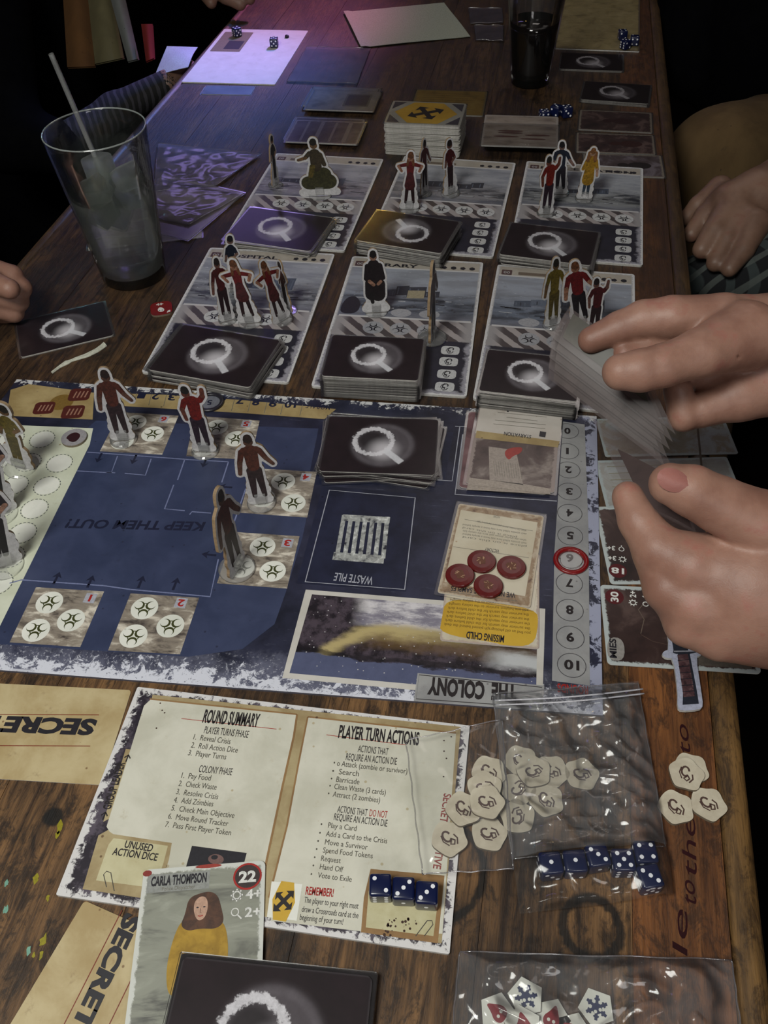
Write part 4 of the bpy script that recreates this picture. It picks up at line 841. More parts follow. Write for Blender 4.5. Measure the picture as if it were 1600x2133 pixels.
s18 = surv('survivor_card', 'dark portrait card numbered 18 half hidden under the lower hand', [(1252, 1058), (1560, 1052), (1566, 1214), (1256, 1214)], .3, '18', '3+', '3+', math.pi-.22, (1287, 1189), 7.4, DC, [up((1287, 1189), (1278, 1163)), up((1287, 1189), (1276, 1142))])
artcard('survivor_card', 'pale blue grey card below the held cards at the table edge', [(1250, 962), (1528, 950), (1540, 1052), (1252, 1056)], .3, (srgb(120, 116, 110), srgb(146, 144, 140), srgb(160, 164, 166)), srgb(160, 170, 172), 6.4, None, .6, sleeve=False, deco=lines(6, -.42, .3, flat(srgb(130, 120, 84), .5, 'faint_ink')))
artcard('survivor_card', 'pale card with a yellow tinted side glimpsed between the two hands', [(1252, 872), (1518, 868), (1527, 944), (1250, 952)], .3, (srgb(110, 98, 70), srgb(140, 132, 116), srgb(160, 166, 170)), srgb(160, 170, 172), 8.4, None, .6, sleeve=False)
# cards and bags behind the water glass
BG = (srgb(120, 118, 110), srgb(150, 148, 138), srgb(160, 158, 150))
artcard('sleeved_card', 'pale card sticking out behind the water glass on its near side', [(225, 440), (440, 410), (395, 496), (150, 518)], .2, BG, srgb(150, 146, 134), 3.6, 'loose cards behind the water glass', .6)
artcard('sleeved_card', 'purple lit parchment card left of the back row tiles behind the glass', [(330, 360), (500, 405), (400, 494), (250, 470)], 1.4, (srgb(104, 96, 100), srgb(130, 120, 126), srgb(140, 134, 134)), srgb(140, 130, 140), 4.6, 'loose cards behind the water glass', .6)
# wrapper
WRAP = flat(srgb(206, 206, 190), .7, 'wrapper_paper'); g = G()
a, b = P(218, 716, 1), P(150, 752, 1); d = (b-a); L = np.linalg.norm(d); d /= L; n = np.array([-d[1], d[0], 0])
vs = []; prof = [(0, 3.4, 2.0), (.08, 3.2, .6), (.3, 3.0, 1.4), (.6, 3.1, .7), (.85, 2.3, 1.0), (1.0, 1.6, .6), (1.12, 2.8, 1.5), (1.35, 1.6, .5), (1.62, 1.1, .8)]
for u, w, h in prof:
    c = a+d*L*u+n*(2.5*math.sin(u*4)); c[2] = .5
    for k, x in enumerate((-1, -.5, 0, .5, 1)): vs.append(c+n*w*x+np.array([0, 0, h*(1-abs(x))+(.5 if k % 2 else 0)]))
fs = [[i*5+j, i*5+j+1, i*5+j+6, i*5+j+5] for i in range(len(prof)-1) for j in range(4)]
g.add(vs, fs, WRAP); g.add([v-np.array([0, 0, .4]) for v in vs], [f[::-1] for f in fs], WRAP); tag(g.build('straw_wrapper'), 'crumpled white straw wrapper on the wood beside the lone card', 'wrapper')
# ================================================================== TOKENS
def pent(r, rnd, n=5, rot=0.0):
    if rnd:
        p = [(r*1.06*math.cos(2*math.pi*k/5+math.pi/2), r*1.06*math.sin(2*math.pi*k/5+math.pi/2)) for k in range(5)]; q = []
        for k in range(5): a, b = np.array(p[k])*1.05, np.array(p[(k+1) % 5])*1.05; q += [a*.84+b*.16, a*.5+b*.5, a*.16+b*.84]
        return sm([tuple(v*(1+.05*math.sin(i*2.3))) for i, v in enumerate(q)], 3)
    p = [(r*math.cos(rot+2*math.pi*k/n+math.pi/2), r*math.sin(rot+2*math.pi*k/n+math.pi/2)) for k in range(n)]
    return sm(p, 3) if rnd else p
TOKP = m_parch('token_cream_print', srgb(186, 176, 156), srgb(204, 196, 176), srgb(150, 136, 112), sc=.08); TOKE = flat(srgb(120, 108, 90), .7, 'token_edge')
TMK = flat(srgb(84, 62, 56), .5, 'token_ink')
tok = root('barricade_token', None, None); g = G(); g.prism(pent(9.7, True), 0, 2, TOKP, TOKE); g.build('token', tok, local=True); g = G(); tokmark(g, (0, 0), 6.8, 2.06, 0, TMK); g.build('printed_mark', tok, local=True)
TL = [((1440, 1601), .05, 0.3, 'cream token mostly covered, under the uppermost of the three right tokens', 'cream tokens right of the zip bag'), ((1430, 1612), 2.1, -.4, 'uppermost cream token of the three lying right of the zip bag', 'cream tokens right of the zip bag'),
      ((1408, 1681), .05, .1, 'cream token of the right three nearest to the zip bag edge', 'cream tokens right of the zip bag'), ((1476, 1674), .05, .5, 'cream token of the right three nearest to the oak table edge', 'cream tokens right of the zip bag'),
      ((1018, 1607), 2.1, .3, 'uppermost cream token of the column between player sheet and zip bag', 'cream tokens between sheet and bag'), ((1010, 1640), 4.2, 1.2, 'second cream token down the column between sheet and zip bag', 'cream tokens between sheet and bag'),
      ((1014, 1670), 6.3, .8, 'third cream token down the column, overlapping the second one', 'cream tokens between sheet and bag'), ((965, 1684), 4.6, .2, 'cream token touching the red lettering on the sheet edge', 'cream tokens between sheet and bag'),
      ((936, 1746), 2.3, .5, 'cream token lying on the red lettering near the three dice', 'cream tokens between sheet and bag'), ((1019, 1736), .05, .9, 'lowest cream token of the column on bare wood between sheet and bag', 'cream tokens between sheet and bag'),
      ((1085, 1585), .05, .3, 'hazy cream token under the bag film, uppermost left one', 'cream tokens under the bag film'), ((1112, 1606), 2.1, 1.3, 'hazy cream token under the bag film overlapping the uppermost left one', 'cream tokens under the bag film'),
      ((1150, 1606), .05, .6, 'hazy cream token under the bag film, middle of the upper row', 'cream tokens under the bag film'), ((1212, 1612), .05, .9, 'hazy cream token under the bag film standing alone at the right of the row', 'cream tokens under the bag film'),
      ((1080, 1642), .05, 1.9, 'hazy cream token under the bag film below the uppermost left one', 'cream tokens under the bag film'), ((1138, 1666), .05, .2, 'hazy cream token under the bag film in the middle below the row', 'cream tokens under the bag film'), ((1078, 1700), .05, 2.4, 'lowest hazy cream token under the bag film', 'cream tokens under the bag film')]
for k, (q, zz, a, lb, gp) in enumerate(TL):
    c = P(*q, zz+2)
    if k == 0: tok.location = (c[0]*.001, c[1]*.001, zz*.001); tok.rotation_euler = (0, 0, a); tag(tok, lb, 'token', gp)
    else: copy_tree(tok, (c[0], c[1], zz), a, lb, gp)
# symbol tokens in the near bag
def symtok(q, a, kind, lb, zz=.1):
    c = P(*q, zz+2); R = root('symbol_token', lb, 'token', (c[0], c[1], zz), a, 'white pentagon tokens in the near bag'); R.scale = (.8, .8, 1); g = G(); g.prism(pent(10.8, False), 0, 1.8, WHT, TOKE); g.build('token', R, local=True); g = G(); z = 1.86
    if kind == 's':
        m = flat(srgb(28, 38, 84), .5, 'blue_ink')
        for k in range(6): t_ = k*math.pi/3; g.stroke([(0, 0), (6.6*math.cos(t_), 6.6*math.sin(t_))], 1.7, z+k*.01, m); g.stroke([(5*math.cos(t_+.3), 5*math.sin(t_+.3)), (4*math.cos(t_), 4*math.sin(t_)), (5*math.cos(t_-.3), 5*math.sin(t_-.3))], 1.2, z+.07, m)
        g.poly(z3(circ((0, -.4), 3, 14), z+.1), m)
    else:
        m = flat(srgb(140, 24, 36), .5, 'crimson_ink'); g.poly(z3(sm([(0, 8), (-2, 3), (-5, -1), (-3.5, -5.5), (3.5, -5.5), (5, -1), (3, 3)], 2), z), m)
    for sx in (-1.5, 1.5): g.poly(z3(circ((sx, -1.6), .95, 10), z+.14), WHT)
    g.build('printed_mark', R, local=True)
symtok((1036, 2108), .9, 'b', 'white pentagon token with a red drop skull at the left of the near cluster')
symtok((1096, 2076), .1, 's', 'white pentagon token with a blue snowflake at the top of the near cluster', 2.0)
symtok((1090, 2136), .1, 'b', 'white pentagon token with a red skull cut off at the bottom of the cluster', 3.9)
symtok((1150, 2120), -.5, 'b', 'white pentagon token with a red drop skull at the right of the near cluster')
symtok((1243, 2099), .25, 's', 'lone white pentagon token with a blue snowflake, apart from the cluster')
symtok((1195, 2150), .8, 'b', 'white pentagon token barely in view at the lowest right of the cluster')
# wound token, helpless token, red objective tokens, trackers
RT = flat(srgb(120, 16, 16), .4, 'red_token_print')
c = P(336, 642, 2); R = root('wound_token', 'dark red token with white drop skull on the wood below the water glass', 'token', (c[0], c[1], 0), .2); g = G(); g.prism(rrect(-10, 10, -11, 11, 6), 0, 2, RT, TOKE); g.build('token', R, local=True)
g = G(); g.poly(z3(sm([(-1, 3), (-4, -2), (-2, -6), (2, -6), (3, -2)], 2), 2.06), WHITEM)
for k in range(3): t_ = k*math.pi/3; g.stroke([(-1+3.4*math.cos(t_), 7.0+2*math.sin(t_)), (-1-3.4*math.cos(t_), 7.0-2*math.sin(t_))], 1.1, 2.06, WHITEM)
for sx in (-1.7, .7): g.poly(z3(circ((sx, -3.6), .6, 8), 2.12), DK)
g.poly([(4.5, -9, 2.06), (8, -8, 2.06), (8, -5, 2.06), (5.5, -6, 2.06)], WHITEM); g.build('printed_mark', R, local=True)
c = P(154, 911, BZ+2); R = root('survivor_token', 'pale round token with a dark red head shape on the cream board column', 'token', (c[0], c[1], BZ+.2), bt); g = G(); g.prism(circ((0, 0), 10, 28), 0, 2, flat(srgb(160, 156, 160), .5, 'grey_token_print'), TOKE); g.build('token', R, local=True)
g = G(); g.poly(z3(sm([(-2, -5), (3, -6), (5, -1), (4, 4), (-1, 6), (-5, 3), (-6, -2), (-3.5, -3)], 2), 2.06), flat(srgb(52, 20, 26), .5, 'head_ink')); g.build('printed_mark', R, local=True)
for q, lb in (((958, 1200), 'red round token on the objective card, at its left edge'), ((1003, 1171), 'red round token on the objective card just under the word VICTORY'), ((1065, 1183), 'red round token on the objective card, at its right side'), ((1017, 1222), 'red round token on the objective card touching the yellow card heading')):
    c = P(*q, 5); R = root('objective_token', lb, 'token', (c[0], c[1], oz+1.1), .4, 'red tokens on the objective card'); g = G(); g.lathe([(0, 0), (9.3, 0), (9.6, .5), (9.6, 2), (9.2, 2.4), (6.4, 2.6), (0, 2.6)], flat(srgb(96, 12, 12), .28, 'glossy_red_print'), 32); g.build('token', R, smooth=False, local=True, weld=True)
    g = G(); rq = random.Random(q[0])
    g.poly(z3(sm([(rq.uniform(2.2, 4.4)*math.cos(t_), rq.uniform(3, 5)*math.sin(t_)) for t_ in np.linspace(0, 5.7, 10)], 2), 2.66), flat(srgb(104, 62, 44), .4, 'skull_ink'))
    for k in range(5): t_ = rq.uniform(0, 6); g.stroke([(1.5*math.cos(t_), 2*math.sin(t_)), (3.3*math.cos(t_+.5), 3.6*math.sin(t_+.5))], .5, 2.72, flat(srgb(190, 150, 120), .4, 'glint_ink'))
    g.build('printed_mark', R, local=True)
c = P(1190, 1166, BZ+2); g = G(); prof = [(7.4, 0), (11.4, 0), (11.9, .6), (11.9, 1.6), (11.2, 2.2), (8.4, 2.2), (7.6, 1.6), (7.4, 0)]
R = root('round_marker', 'red rimmed clear ring marker around number 6 on the round track', 'marker', (c[0], c[1], BZ+.2), 0); g.lathe([(8.6, 0), (11.4, 0), (11.9, .6), (11.9, 1.6), (11.2, 2.2), (9.2, 2.2), (8.6, 1.6), (8.6, 0)], flat(srgb(130, 22, 24), .3, 'red_plastic'), 40); g.build('rim', R, True, local=True, weld=True)
g = G(); g.lathe([(0, .3), (8.6, .3)], SLEEVE, 32); g.lathe([(7.0, 1.0), (7.5, 1.3), (8.0, 1.0)], ACR, 32); g.build('clear_disc', R, local=True)
c = P(436, 836, BZ+2); R = root('morale_marker', 'dark clear ring marker on the morale track behind the arm raising figure', 'marker', (c[0], c[1], BZ+.2), 0); g = G(); g.lathe([(8.6, 0), (11.4, 0), (11.9, .6), (11.9, 1.6), (11.2, 2.2), (9.2, 2.2), (8.6, 1.6), (8.6, 0)], flat(srgb(44, 42, 50), .3, 'smoke_plastic'), 40); g.build('rim', R, True, local=True, weld=True)
g = G(); g.poly(z3(circ((0, 0), 8.6, 30), .4), flat(srgb(116, 118, 128), .4, 'grey_print')); text(g, '5', (2, 3), (-2, 3), 6, NAVINK, .5, .02); g.build('printed_disc', R, local=True)
# knife cutout: lies over the 30 card, points under the lower hand
def polyline_px(L, z): return [tuple(P(*q, z)[:2]) for q in L]
KZ = 4.2
R = root('knife_cutout', 'white bordered cardboard knife cutout lying over the table edge by the hand', 'cutout', P(1430, 1400, 0), 0)
out = [(1385, 1285), (1395, 1352), (1382, 1357), (1379, 1364), (1388, 1371), (1403, 1371), (1412, 1440), (1411, 1474), (1420, 1481), (1458, 1478), (1465, 1470), (1461, 1440), (1450, 1368), (1460, 1365), (1465, 1358), (1458, 1351), (1444, 1349), (1440, 1300), (1438, 1240), (1380, 1240)]
g = G(); g.prism([p for p in sm(polyline_px(out, KZ), 1)][::-1], KZ-2, KZ, flat(srgb(176, 180, 200), .5, 'cutout_white'), CARDWHITE); g.build('board', R)
g = G(); z = KZ+.06; g.poly([P(*q, z) for q in [(1392, 1286), (1403, 1354), (1402, 1360), (1409, 1362), (1412, 1362), (1423, 1440), (1422, 1468), (1456, 1466), (1452, 1440), (1437, 1362), (1452, 1359), (1452, 1356), (1434, 1355), (1430, 1290), (1428, 1245), (1388, 1245)]], flat(srgb(40, 44, 54), .4, 'blade_ink'))
g.poly([P(*q, z+.04) for q in [(1411, 1364), (1433, 1362), (1448, 1450), (1424, 1452)]], m_art('handle_print', (srgb(40, 28, 32), srgb(74, 50, 54), srgb(110, 84, 84)), None, 1, 1, 3., (1, .2), sc=.3))
for k in range(6): g.stroke([P(1412+k*2, 1376+k*13, z), P(1437+k*2, 1374+k*13, z)], .5, z+.07, DK)
g.stroke([P(1404, 1357, z), P(1452, 1356, z)], .9, z+.08, flat(srgb(150, 150, 160), .3, 'guard_ink'))
g.build('printed_artwork', R)
# ================================================================== DICE
DBL = material('navy_dice_plastic', lambda: dict(col=srgb(15, 24, 62), rough=.3, coat=.3)); DPIP = material('white_pip', lambda: dict(col=srgb(232, 234, 240), rough=.4))
bm = bmesh.new(); bmesh.ops.create_cube(bm, size=.012); bmesh.ops.bevel(bm, geom=bm.edges[:]+bm.verts[:], offset=.0015, segments=3, profile=.5, affect='EDGES'); dme = bpy.data.meshes.new('cube_body'); bm.to_mesh(dme); bm.free(); dme.materials.append(DBL); dme.polygons.foreach_set('use_smooth', [True]*len(dme.polygons))
PAT = {1: [(0, 0)], 2: [(-1, 1), (1, -1)], 3: [(-1, 1), (0, 0), (1, -1)], 4: [(-1, 1), (1, 1), (-1, -1), (1, -1)], 5: [(-1, 1), (1, 1), (-1, -1), (1, -1), (0, 0)], 6: [(-1, 1), (1, 1), (-1, 0), (1, 0), (-1, -1), (1, -1)]}
def die(q, z0, a, t, f, r, flip, lb, gp, s=1.0, tilt=0.0):
    c = P(*q, z0+6*s); R = root('die', lb, 'die', (c[0], c[1], z0+6*s), a, gp); R.scale = (s, s, s)
    o = bpy.data.objects.new('body', dme); COL.objects.link(o); o.parent = R
    g = G(); H = 6.05; d = 3.1
    def face(n, u, v, val, fl):
        n, u, v = map(np.array, (n, u, v))
        for (x, y) in PAT[val]:
            if fl: x = -x
            cc = n*H+u*x*d+v*y*d; g.add([tuple(cc+u*1.15*math.cos(k*math.pi/6)+v*1.15*math.sin(k*math.pi/6)) for k in range(12)], [list(range(12))], DPIP)
    face((0, 0, 1), (1, 0, 0), (0, 1, 0), t, flip); face((0, 0, -1), (1, 0, 0), (0, -1, 0), 7-t, 0)
    face((0, -1, 0), (1, 0, 0), (0, 0, 1), f, 0) if f != 6 else face((0, -1, 0), (1, 0, 0), (0, 0, 1), 6, 0)
    face((0, 1, 0), (-1, 0, 0), (0, 0, 1), 7-f, 0); face((1, 0, 0), (0, 1, 0), (0, 0, 1), r, 0); face((-1, 0, 0), (0, -1, 0), (0, 0, 1), 7-r, 0)
    g.build('pips', R, local=True)
gp = 'dice on the near player sheet'
die((793, 1850), SZ+.4, -.05, 2, 6, 3, False, 'navy die showing two on top and six in front, left of three on the sheet', gp, .93)
die((841, 1857), SZ+.4, -.08, 3, 1, 2, True, 'navy die showing three on top, middle of the three on the sheet', gp, .93)
die((889, 1866), SZ+.4, -.11, 3, 1, 2, True, 'navy die showing three on top, right of the three on the sheet', gp, .93)
gp = 'dice under the bag film'
for q, a, t, f, r, fl, lb in (((1146, 1804), .05, 1, 3, 2, False, 'navy die showing a single pip, farthest left under the bag film'), ((1196, 1800), .0, 1, 2, 3, False, 'navy die showing a single pip, second from the left under the bag film'),
      ((1243, 1788), .10, 3, 1, 2, False, 'navy die showing three with its corner forward, between the single pip dice and the five'), ((1296, 1798), -.05, 5, 6, 3, False, 'navy die showing five on top under the bag film'),
      ((1342, 1781), -.02, 4, 6, 5, False, 'navy die showing four pips, at the upper right end of the dice row'), ((1351, 1832), .12, 3, 5, 1, False, 'navy die showing three, nearest the camera at the right end of the dice row')):
    die(q, .3, a, t, f, r, fl, lb, gp, .95)
gp = 'dice between the big dark glass and the tiles'
die((1134, 240), .2, .1, 5, 4, 2, False, 'far dark die nearest to the thin reddish deck', gp, 1.0); die((1158, 230), .2, -.6, 3, 2, 1, False, 'far dark die between the other two below the dark glass', gp, 1.0); die((1180, 232), .2, .2, 5, 3, 6, False, 'far dark die with five pips nearest the table edge below the dark glass', gp, 1.05)
gp = 'dice on the far right player sheet'
die((1297, 72), 2, 0, 4, 2, 5, False, 'dark die at the back of the trio on the dim far sheet', gp, 1.0); die((1303, 92), 2, .5, 3, 2, 1, False, 'dark die at the front of the trio on the dim far sheet', gp, 1.0); die((1322, 84), 2, -.2, 2, 4, 1, False, 'dark die of the dim far sheet trio closest to the table edge', gp, 1.0)
gp = 'dice on the pink lit sheet'
die((571, 88), 2, -.05, 5, 5, 2, False, 'navy die with five pips standing on the pink lit far sheet', gp, 1.0); die((493, 66), 2, .6, 4, 5, 1, False, 'dark die at the shadowed back corner of the pink lit sheet', gp, 1.0)
c = P(598, 78, 2); g = G(); g.lathe([(0, 2), (3, 2), (3.2, 4), (2, 5.5), (0, 6)], DK, 12, (c[0], c[1])); tag(g.build('counter', smooth=True, weld=True), 'tiny dark counter beside the die on the pink lit sheet', 'counter')

# ================================================================== STANDEES
def march(F, xs, ys):
    seg = {}; nx, ny = F.shape
    def ip(i0, j0, i1, j1):
        a, b = F[i0, j0], F[i1, j1]; t = a/(a-b); return (xs[i0]+(xs[i1]-xs[i0])*t, ys[j0]+(ys[j1]-ys[j0])*t)
    T = {1: [(3, 0)], 2: [(0, 1)], 3: [(3, 1)], 4: [(1, 2)], 5: [(3, 2), (1, 0)], 6: [(0, 2)], 7: [(3, 2)], 8: [(2, 3)], 9: [(2, 0)], 10: [(0, 3), (2, 1)], 11: [(2, 1)], 12: [(1, 3)], 13: [(1, 0)], 14: [(0, 3)]}
    pos = {}
    for i in range(nx-1):
        for j in range(ny-1):
            c = (F[i, j] < 0)*1+(F[i+1, j] < 0)*2+(F[i+1, j+1] < 0)*4+(F[i, j+1] < 0)*8
            if c in (0, 15): continue
            E = [(i, j, i+1, j), (i+1, j, i+1, j+1), (i, j+1, i+1, j+1), (i, j, i, j+1)]
            for a, b in T[c]: ka, kb = E[a], E[b]; pos[ka] = ip(*ka); pos[kb] = ip(*kb); seg[ka] = kb
    loops = []
    while seg:
        s, e = seg.popitem(); L = [s]
        while e in seg and e != s: L.append(e); e = seg.pop(e)
        loops.append([pos[k] for k in L])
    return loops
def area(L): return sum(L[i][0]*L[(i+1) % len(L)][1]-L[(i+1) % len(L)][0]*L[i][1] for i in range(len(L)))/2
def outline(caps, off, res=.9):
    xs = np.arange(-32, 32, res); ys = np.arange(-3, 84, res); X, Y = np.meshgrid(xs, ys, indexing='ij'); F = np.full(X.shape, 1e3)
    for x0, y0, r0, x1, y1, r1 in caps:
        dx, dy = x1-x0, y1-y0; t = np.clip(((X-x0)*dx+(Y-y0)*dy)/(dx*dx+dy*dy+1e-9), 0, 1); F = np.minimum(F, np.hypot(X-x0-dx*t, Y-y0-dy*t)-(r0+(r1-r0)*t)-off)
    L = max(march(F, xs, ys), key=lambda l: abs(area(l))); L = L[::2]
    return L if area(L) > 0 else L[::-1]
# poses on a 60 mm figure, feet at y=7: limbs as (x0,y0,r0,x1,y1,r1,colour)
def pose(kind):
    H = [(0, 60, 3.6, 0, 62, 3.2, 's'), (0, 62.5, 3.5, 0, 64, 3.0, 'h')]
    LG = [(-2.6, 34, 3.4, -3.6, 9, 1.9, 'p'), (2.6, 34, 3.4, 4.2, 9, 1.9, 'p')]
    TS = [(0, 52, 5.4, 0, 38, 4.8, 't'), (-4.6, 53, 2.8, 4.6, 53, 2.8, 't')]
    if kind == 'stand': return LG+TS+[(-6.5, 52, 2.4, -9.5, 42, 2.0, 't'), (-9.5, 42, 2, -11, 32, 1.6, 's'), (6.5, 52, 2.4, 10.5, 44, 2.0, 't'), (10.5, 44, 2, 15, 38, 1.5, 's')]+H
    if kind == 'akimbo': return [(-2.6, 30, 2.2, -4.2, 9, 1.5, 'b'), (2.6, 30, 2.2, 4.6, 9, 1.5, 'b'), (0, 52, 4.4, 0, 42, 3.6, 't'), (0, 40, 4.0, 0, 29, 6.0, 'k'), (-5, 52.5, 2.1, -13, 51, 1.7, 't'), (-13, 51, 1.6, -9.5, 45.5, 1.4, 's'), (5, 52.5, 2.1, 12.5, 50.5, 1.7, 't'), (12.5, 50.5, 1.6, 10, 45, 1.4, 's'), (-2.4, 58, 1.6, -3.4, 52, 1.2, 'h'), (2.4, 58, 1.6, 3.4, 52, 1.2, 'h')]+H
    if kind == 'raise': return LG+TS+[(6, 53, 2.4, 9, 57, 2.2, 't'), (9, 57, 2.0, 9.5, 63.5, 1.7, 's'), (-6.5, 52, 2.5, -10, 44, 2.0, 't'), (-10, 44, 1.9, -8.5, 34, 1.5, 's'), (-4, 59, 3.4, -4, 61.5, 3.2, 's'), (-4, 62, 3.4, -4, 63.5, 3, 'h')]
    if kind == 'seated': return [(-2, 33, 7.4, -3, 21, 7.0, 'c'), (3, 31, 7.4, 3, 20, 7.2, 'c'), (-4, 20, 2.4, -3, 12, 1.8, 'b'), (0, 52, 5.6, 0, 38, 6.4, 'c'), (-6, 51, 2.6, -8, 38, 2.4, 'c'), (6, 51, 2.6, 8.5, 38, 2.4, 'c'), (-5, 35, 1.8, -1, 31, 1.8, 's'), (6, 34, 1.8, 3.5, 31.5, 1.6, 's')]+H
    if kind == 'rock': return [(-10, 16, 7.5, 10, 17, 8.6, 'r'), (-3, 26, 6, 6, 25, 8, 'r'), (0, 48, 5.4, 0, 34, 5.4, 'c'), (5, 47, 2.5, 8, 36, 2.2, 'c'), (-5, 49, 2.4, -10, 44, 2.0, 'c'), (-10, 44, 1.8, -17, 42, 1.5, 's'), (-4, 34, 2.8, -7, 24, 2.4, 'p'), (0, 57, 3.6, -.5, 59.5, 3.2, 's'), (-.3, 60.5, 3.6, 0, 61.5, 3.2, 'h')]
    if kind == 'coat': return [(-2.0, 22, 2.2, -2.6, 9, 1.6, 'p'), (2.2, 22, 2.2, 3.2, 9, 1.6, 'p'), (0, 52, 4.8, 0, 26, 7.2, 't'), (-5, 51, 2.3, -8.2, 40, 2.1, 't'), (5.5, 51, 2.3, 9, 40, 2.0, 't'), (9, 40, 1.7, 10.4, 32, 1.5, 's'), (-3, 60, 3.0, -4.6, 51, 2.0, 'h'), (3, 60, 3, 4.4, 51, 2, 'h')]+H
    if kind == 'slim': return [(-1.2, 34, 2.6, -1.6, 9, 1.6, 'p'), (1.6, 34, 2.6, 2.2, 9, 1.6, 'p'), (0, 52, 4.0, 0, 38, 3.6, 't'), (3.6, 51, 2, 6.5, 44, 1.8, 't'), (6.5, 44, 1.6, 3, 40, 1.4, 's'), (-3.6, 51, 2, -5.4, 42, 1.8, 't'), (-5.4, 42, 1.5, -6.6, 36, 1.3, 's')]+H
PALS = dict(zombie=dict(t=srgb(92, 46, 34), s=srgb(104, 68, 54), h=srgb(52, 34, 30), p=srgb(60, 42, 44), b=srgb(44, 34, 34), k=srgb(70, 40, 34), c=srgb(60, 40, 36), r=srgb(50, 50, 40)),
  zred=dict(t=srgb(120, 30, 20), s=srgb(120, 66, 50), h=srgb(40, 36, 30), p=srgb(54, 38, 50), b=srgb(44, 34, 34), k=srgb(90, 40, 34), c=srgb(60, 40, 36), r=srgb(50, 50, 40)),
  red=dict(t=srgb(112, 26, 30), s=srgb(170, 120, 96), h=srgb(118, 72, 44), p=srgb(40, 34, 40), b=srgb(52, 32, 36), k=srgb(84, 34, 38), c=srgb(70, 26, 30), r=srgb(50, 50, 40)),
  dark=dict(t=srgb(38, 30, 38), s=srgb(170, 128, 108), h=srgb(30, 24, 24), p=srgb(34, 28, 34), b=srgb(28, 24, 26), k=srgb(40, 30, 34), c=srgb(36, 28, 32), r=srgb(40, 38, 34)),
  navy=dict(t=srgb(28, 34, 52), s=srgb(130, 100, 90), h=srgb(24, 22, 26), p=srgb(36, 28, 40), b=srgb(28, 24, 26), k=srgb(40, 30, 34), c=srgb(40, 44, 40), r=srgb(64, 64, 42)),
  yellow=dict(t=srgb(178, 134, 34), s=srgb(190, 150, 124), h=srgb(150, 100, 56), p=srgb(60, 72, 88), b=srgb(28, 24, 26), k=srgb(150, 112, 34), c=srgb(150, 112, 34), r=srgb(64, 64, 42)),
  olive=dict(t=srgb(112, 96, 34), s=srgb(120, 90, 60), h=srgb(40, 36, 30), p=srgb(98, 84, 36), b=srgb(28, 24, 26), k=srgb(110, 90, 34), c=srgb(70, 60, 44), r=srgb(66, 64, 36)),
  crimson=dict(t=srgb(78, 22, 26), s=srgb(120, 80, 70), h=srgb(36, 24, 24), p=srgb(48, 28, 34), b=srgb(28, 24, 26), k=srgb(60, 24, 30), c=srgb(60, 30, 34), r=srgb(66, 64, 36)))
def ink(col, rough=.45):
    k = (col, 'fig')
    if k not in _flat:
        def fn():
            x, y, z = xyz(); n = noise(vec(x, y, z), .45, 4, .75); return dict(col=mixc(ss(n, .38, .66), tuple(c*.55 for c in col), tuple(min(1, c*1.35) for c in col)), rough=rough)
        _flat[k] = material('figure_print', fn)
    return _flat[k]
SW = flat(srgb(200, 198, 200), .45, 'standee_white'); SG = flat(srgb(120, 112, 112), .5, 'standee_back'); SE = flat(srgb(150, 126, 96), .7, 'standee_edge')
_sp = {}
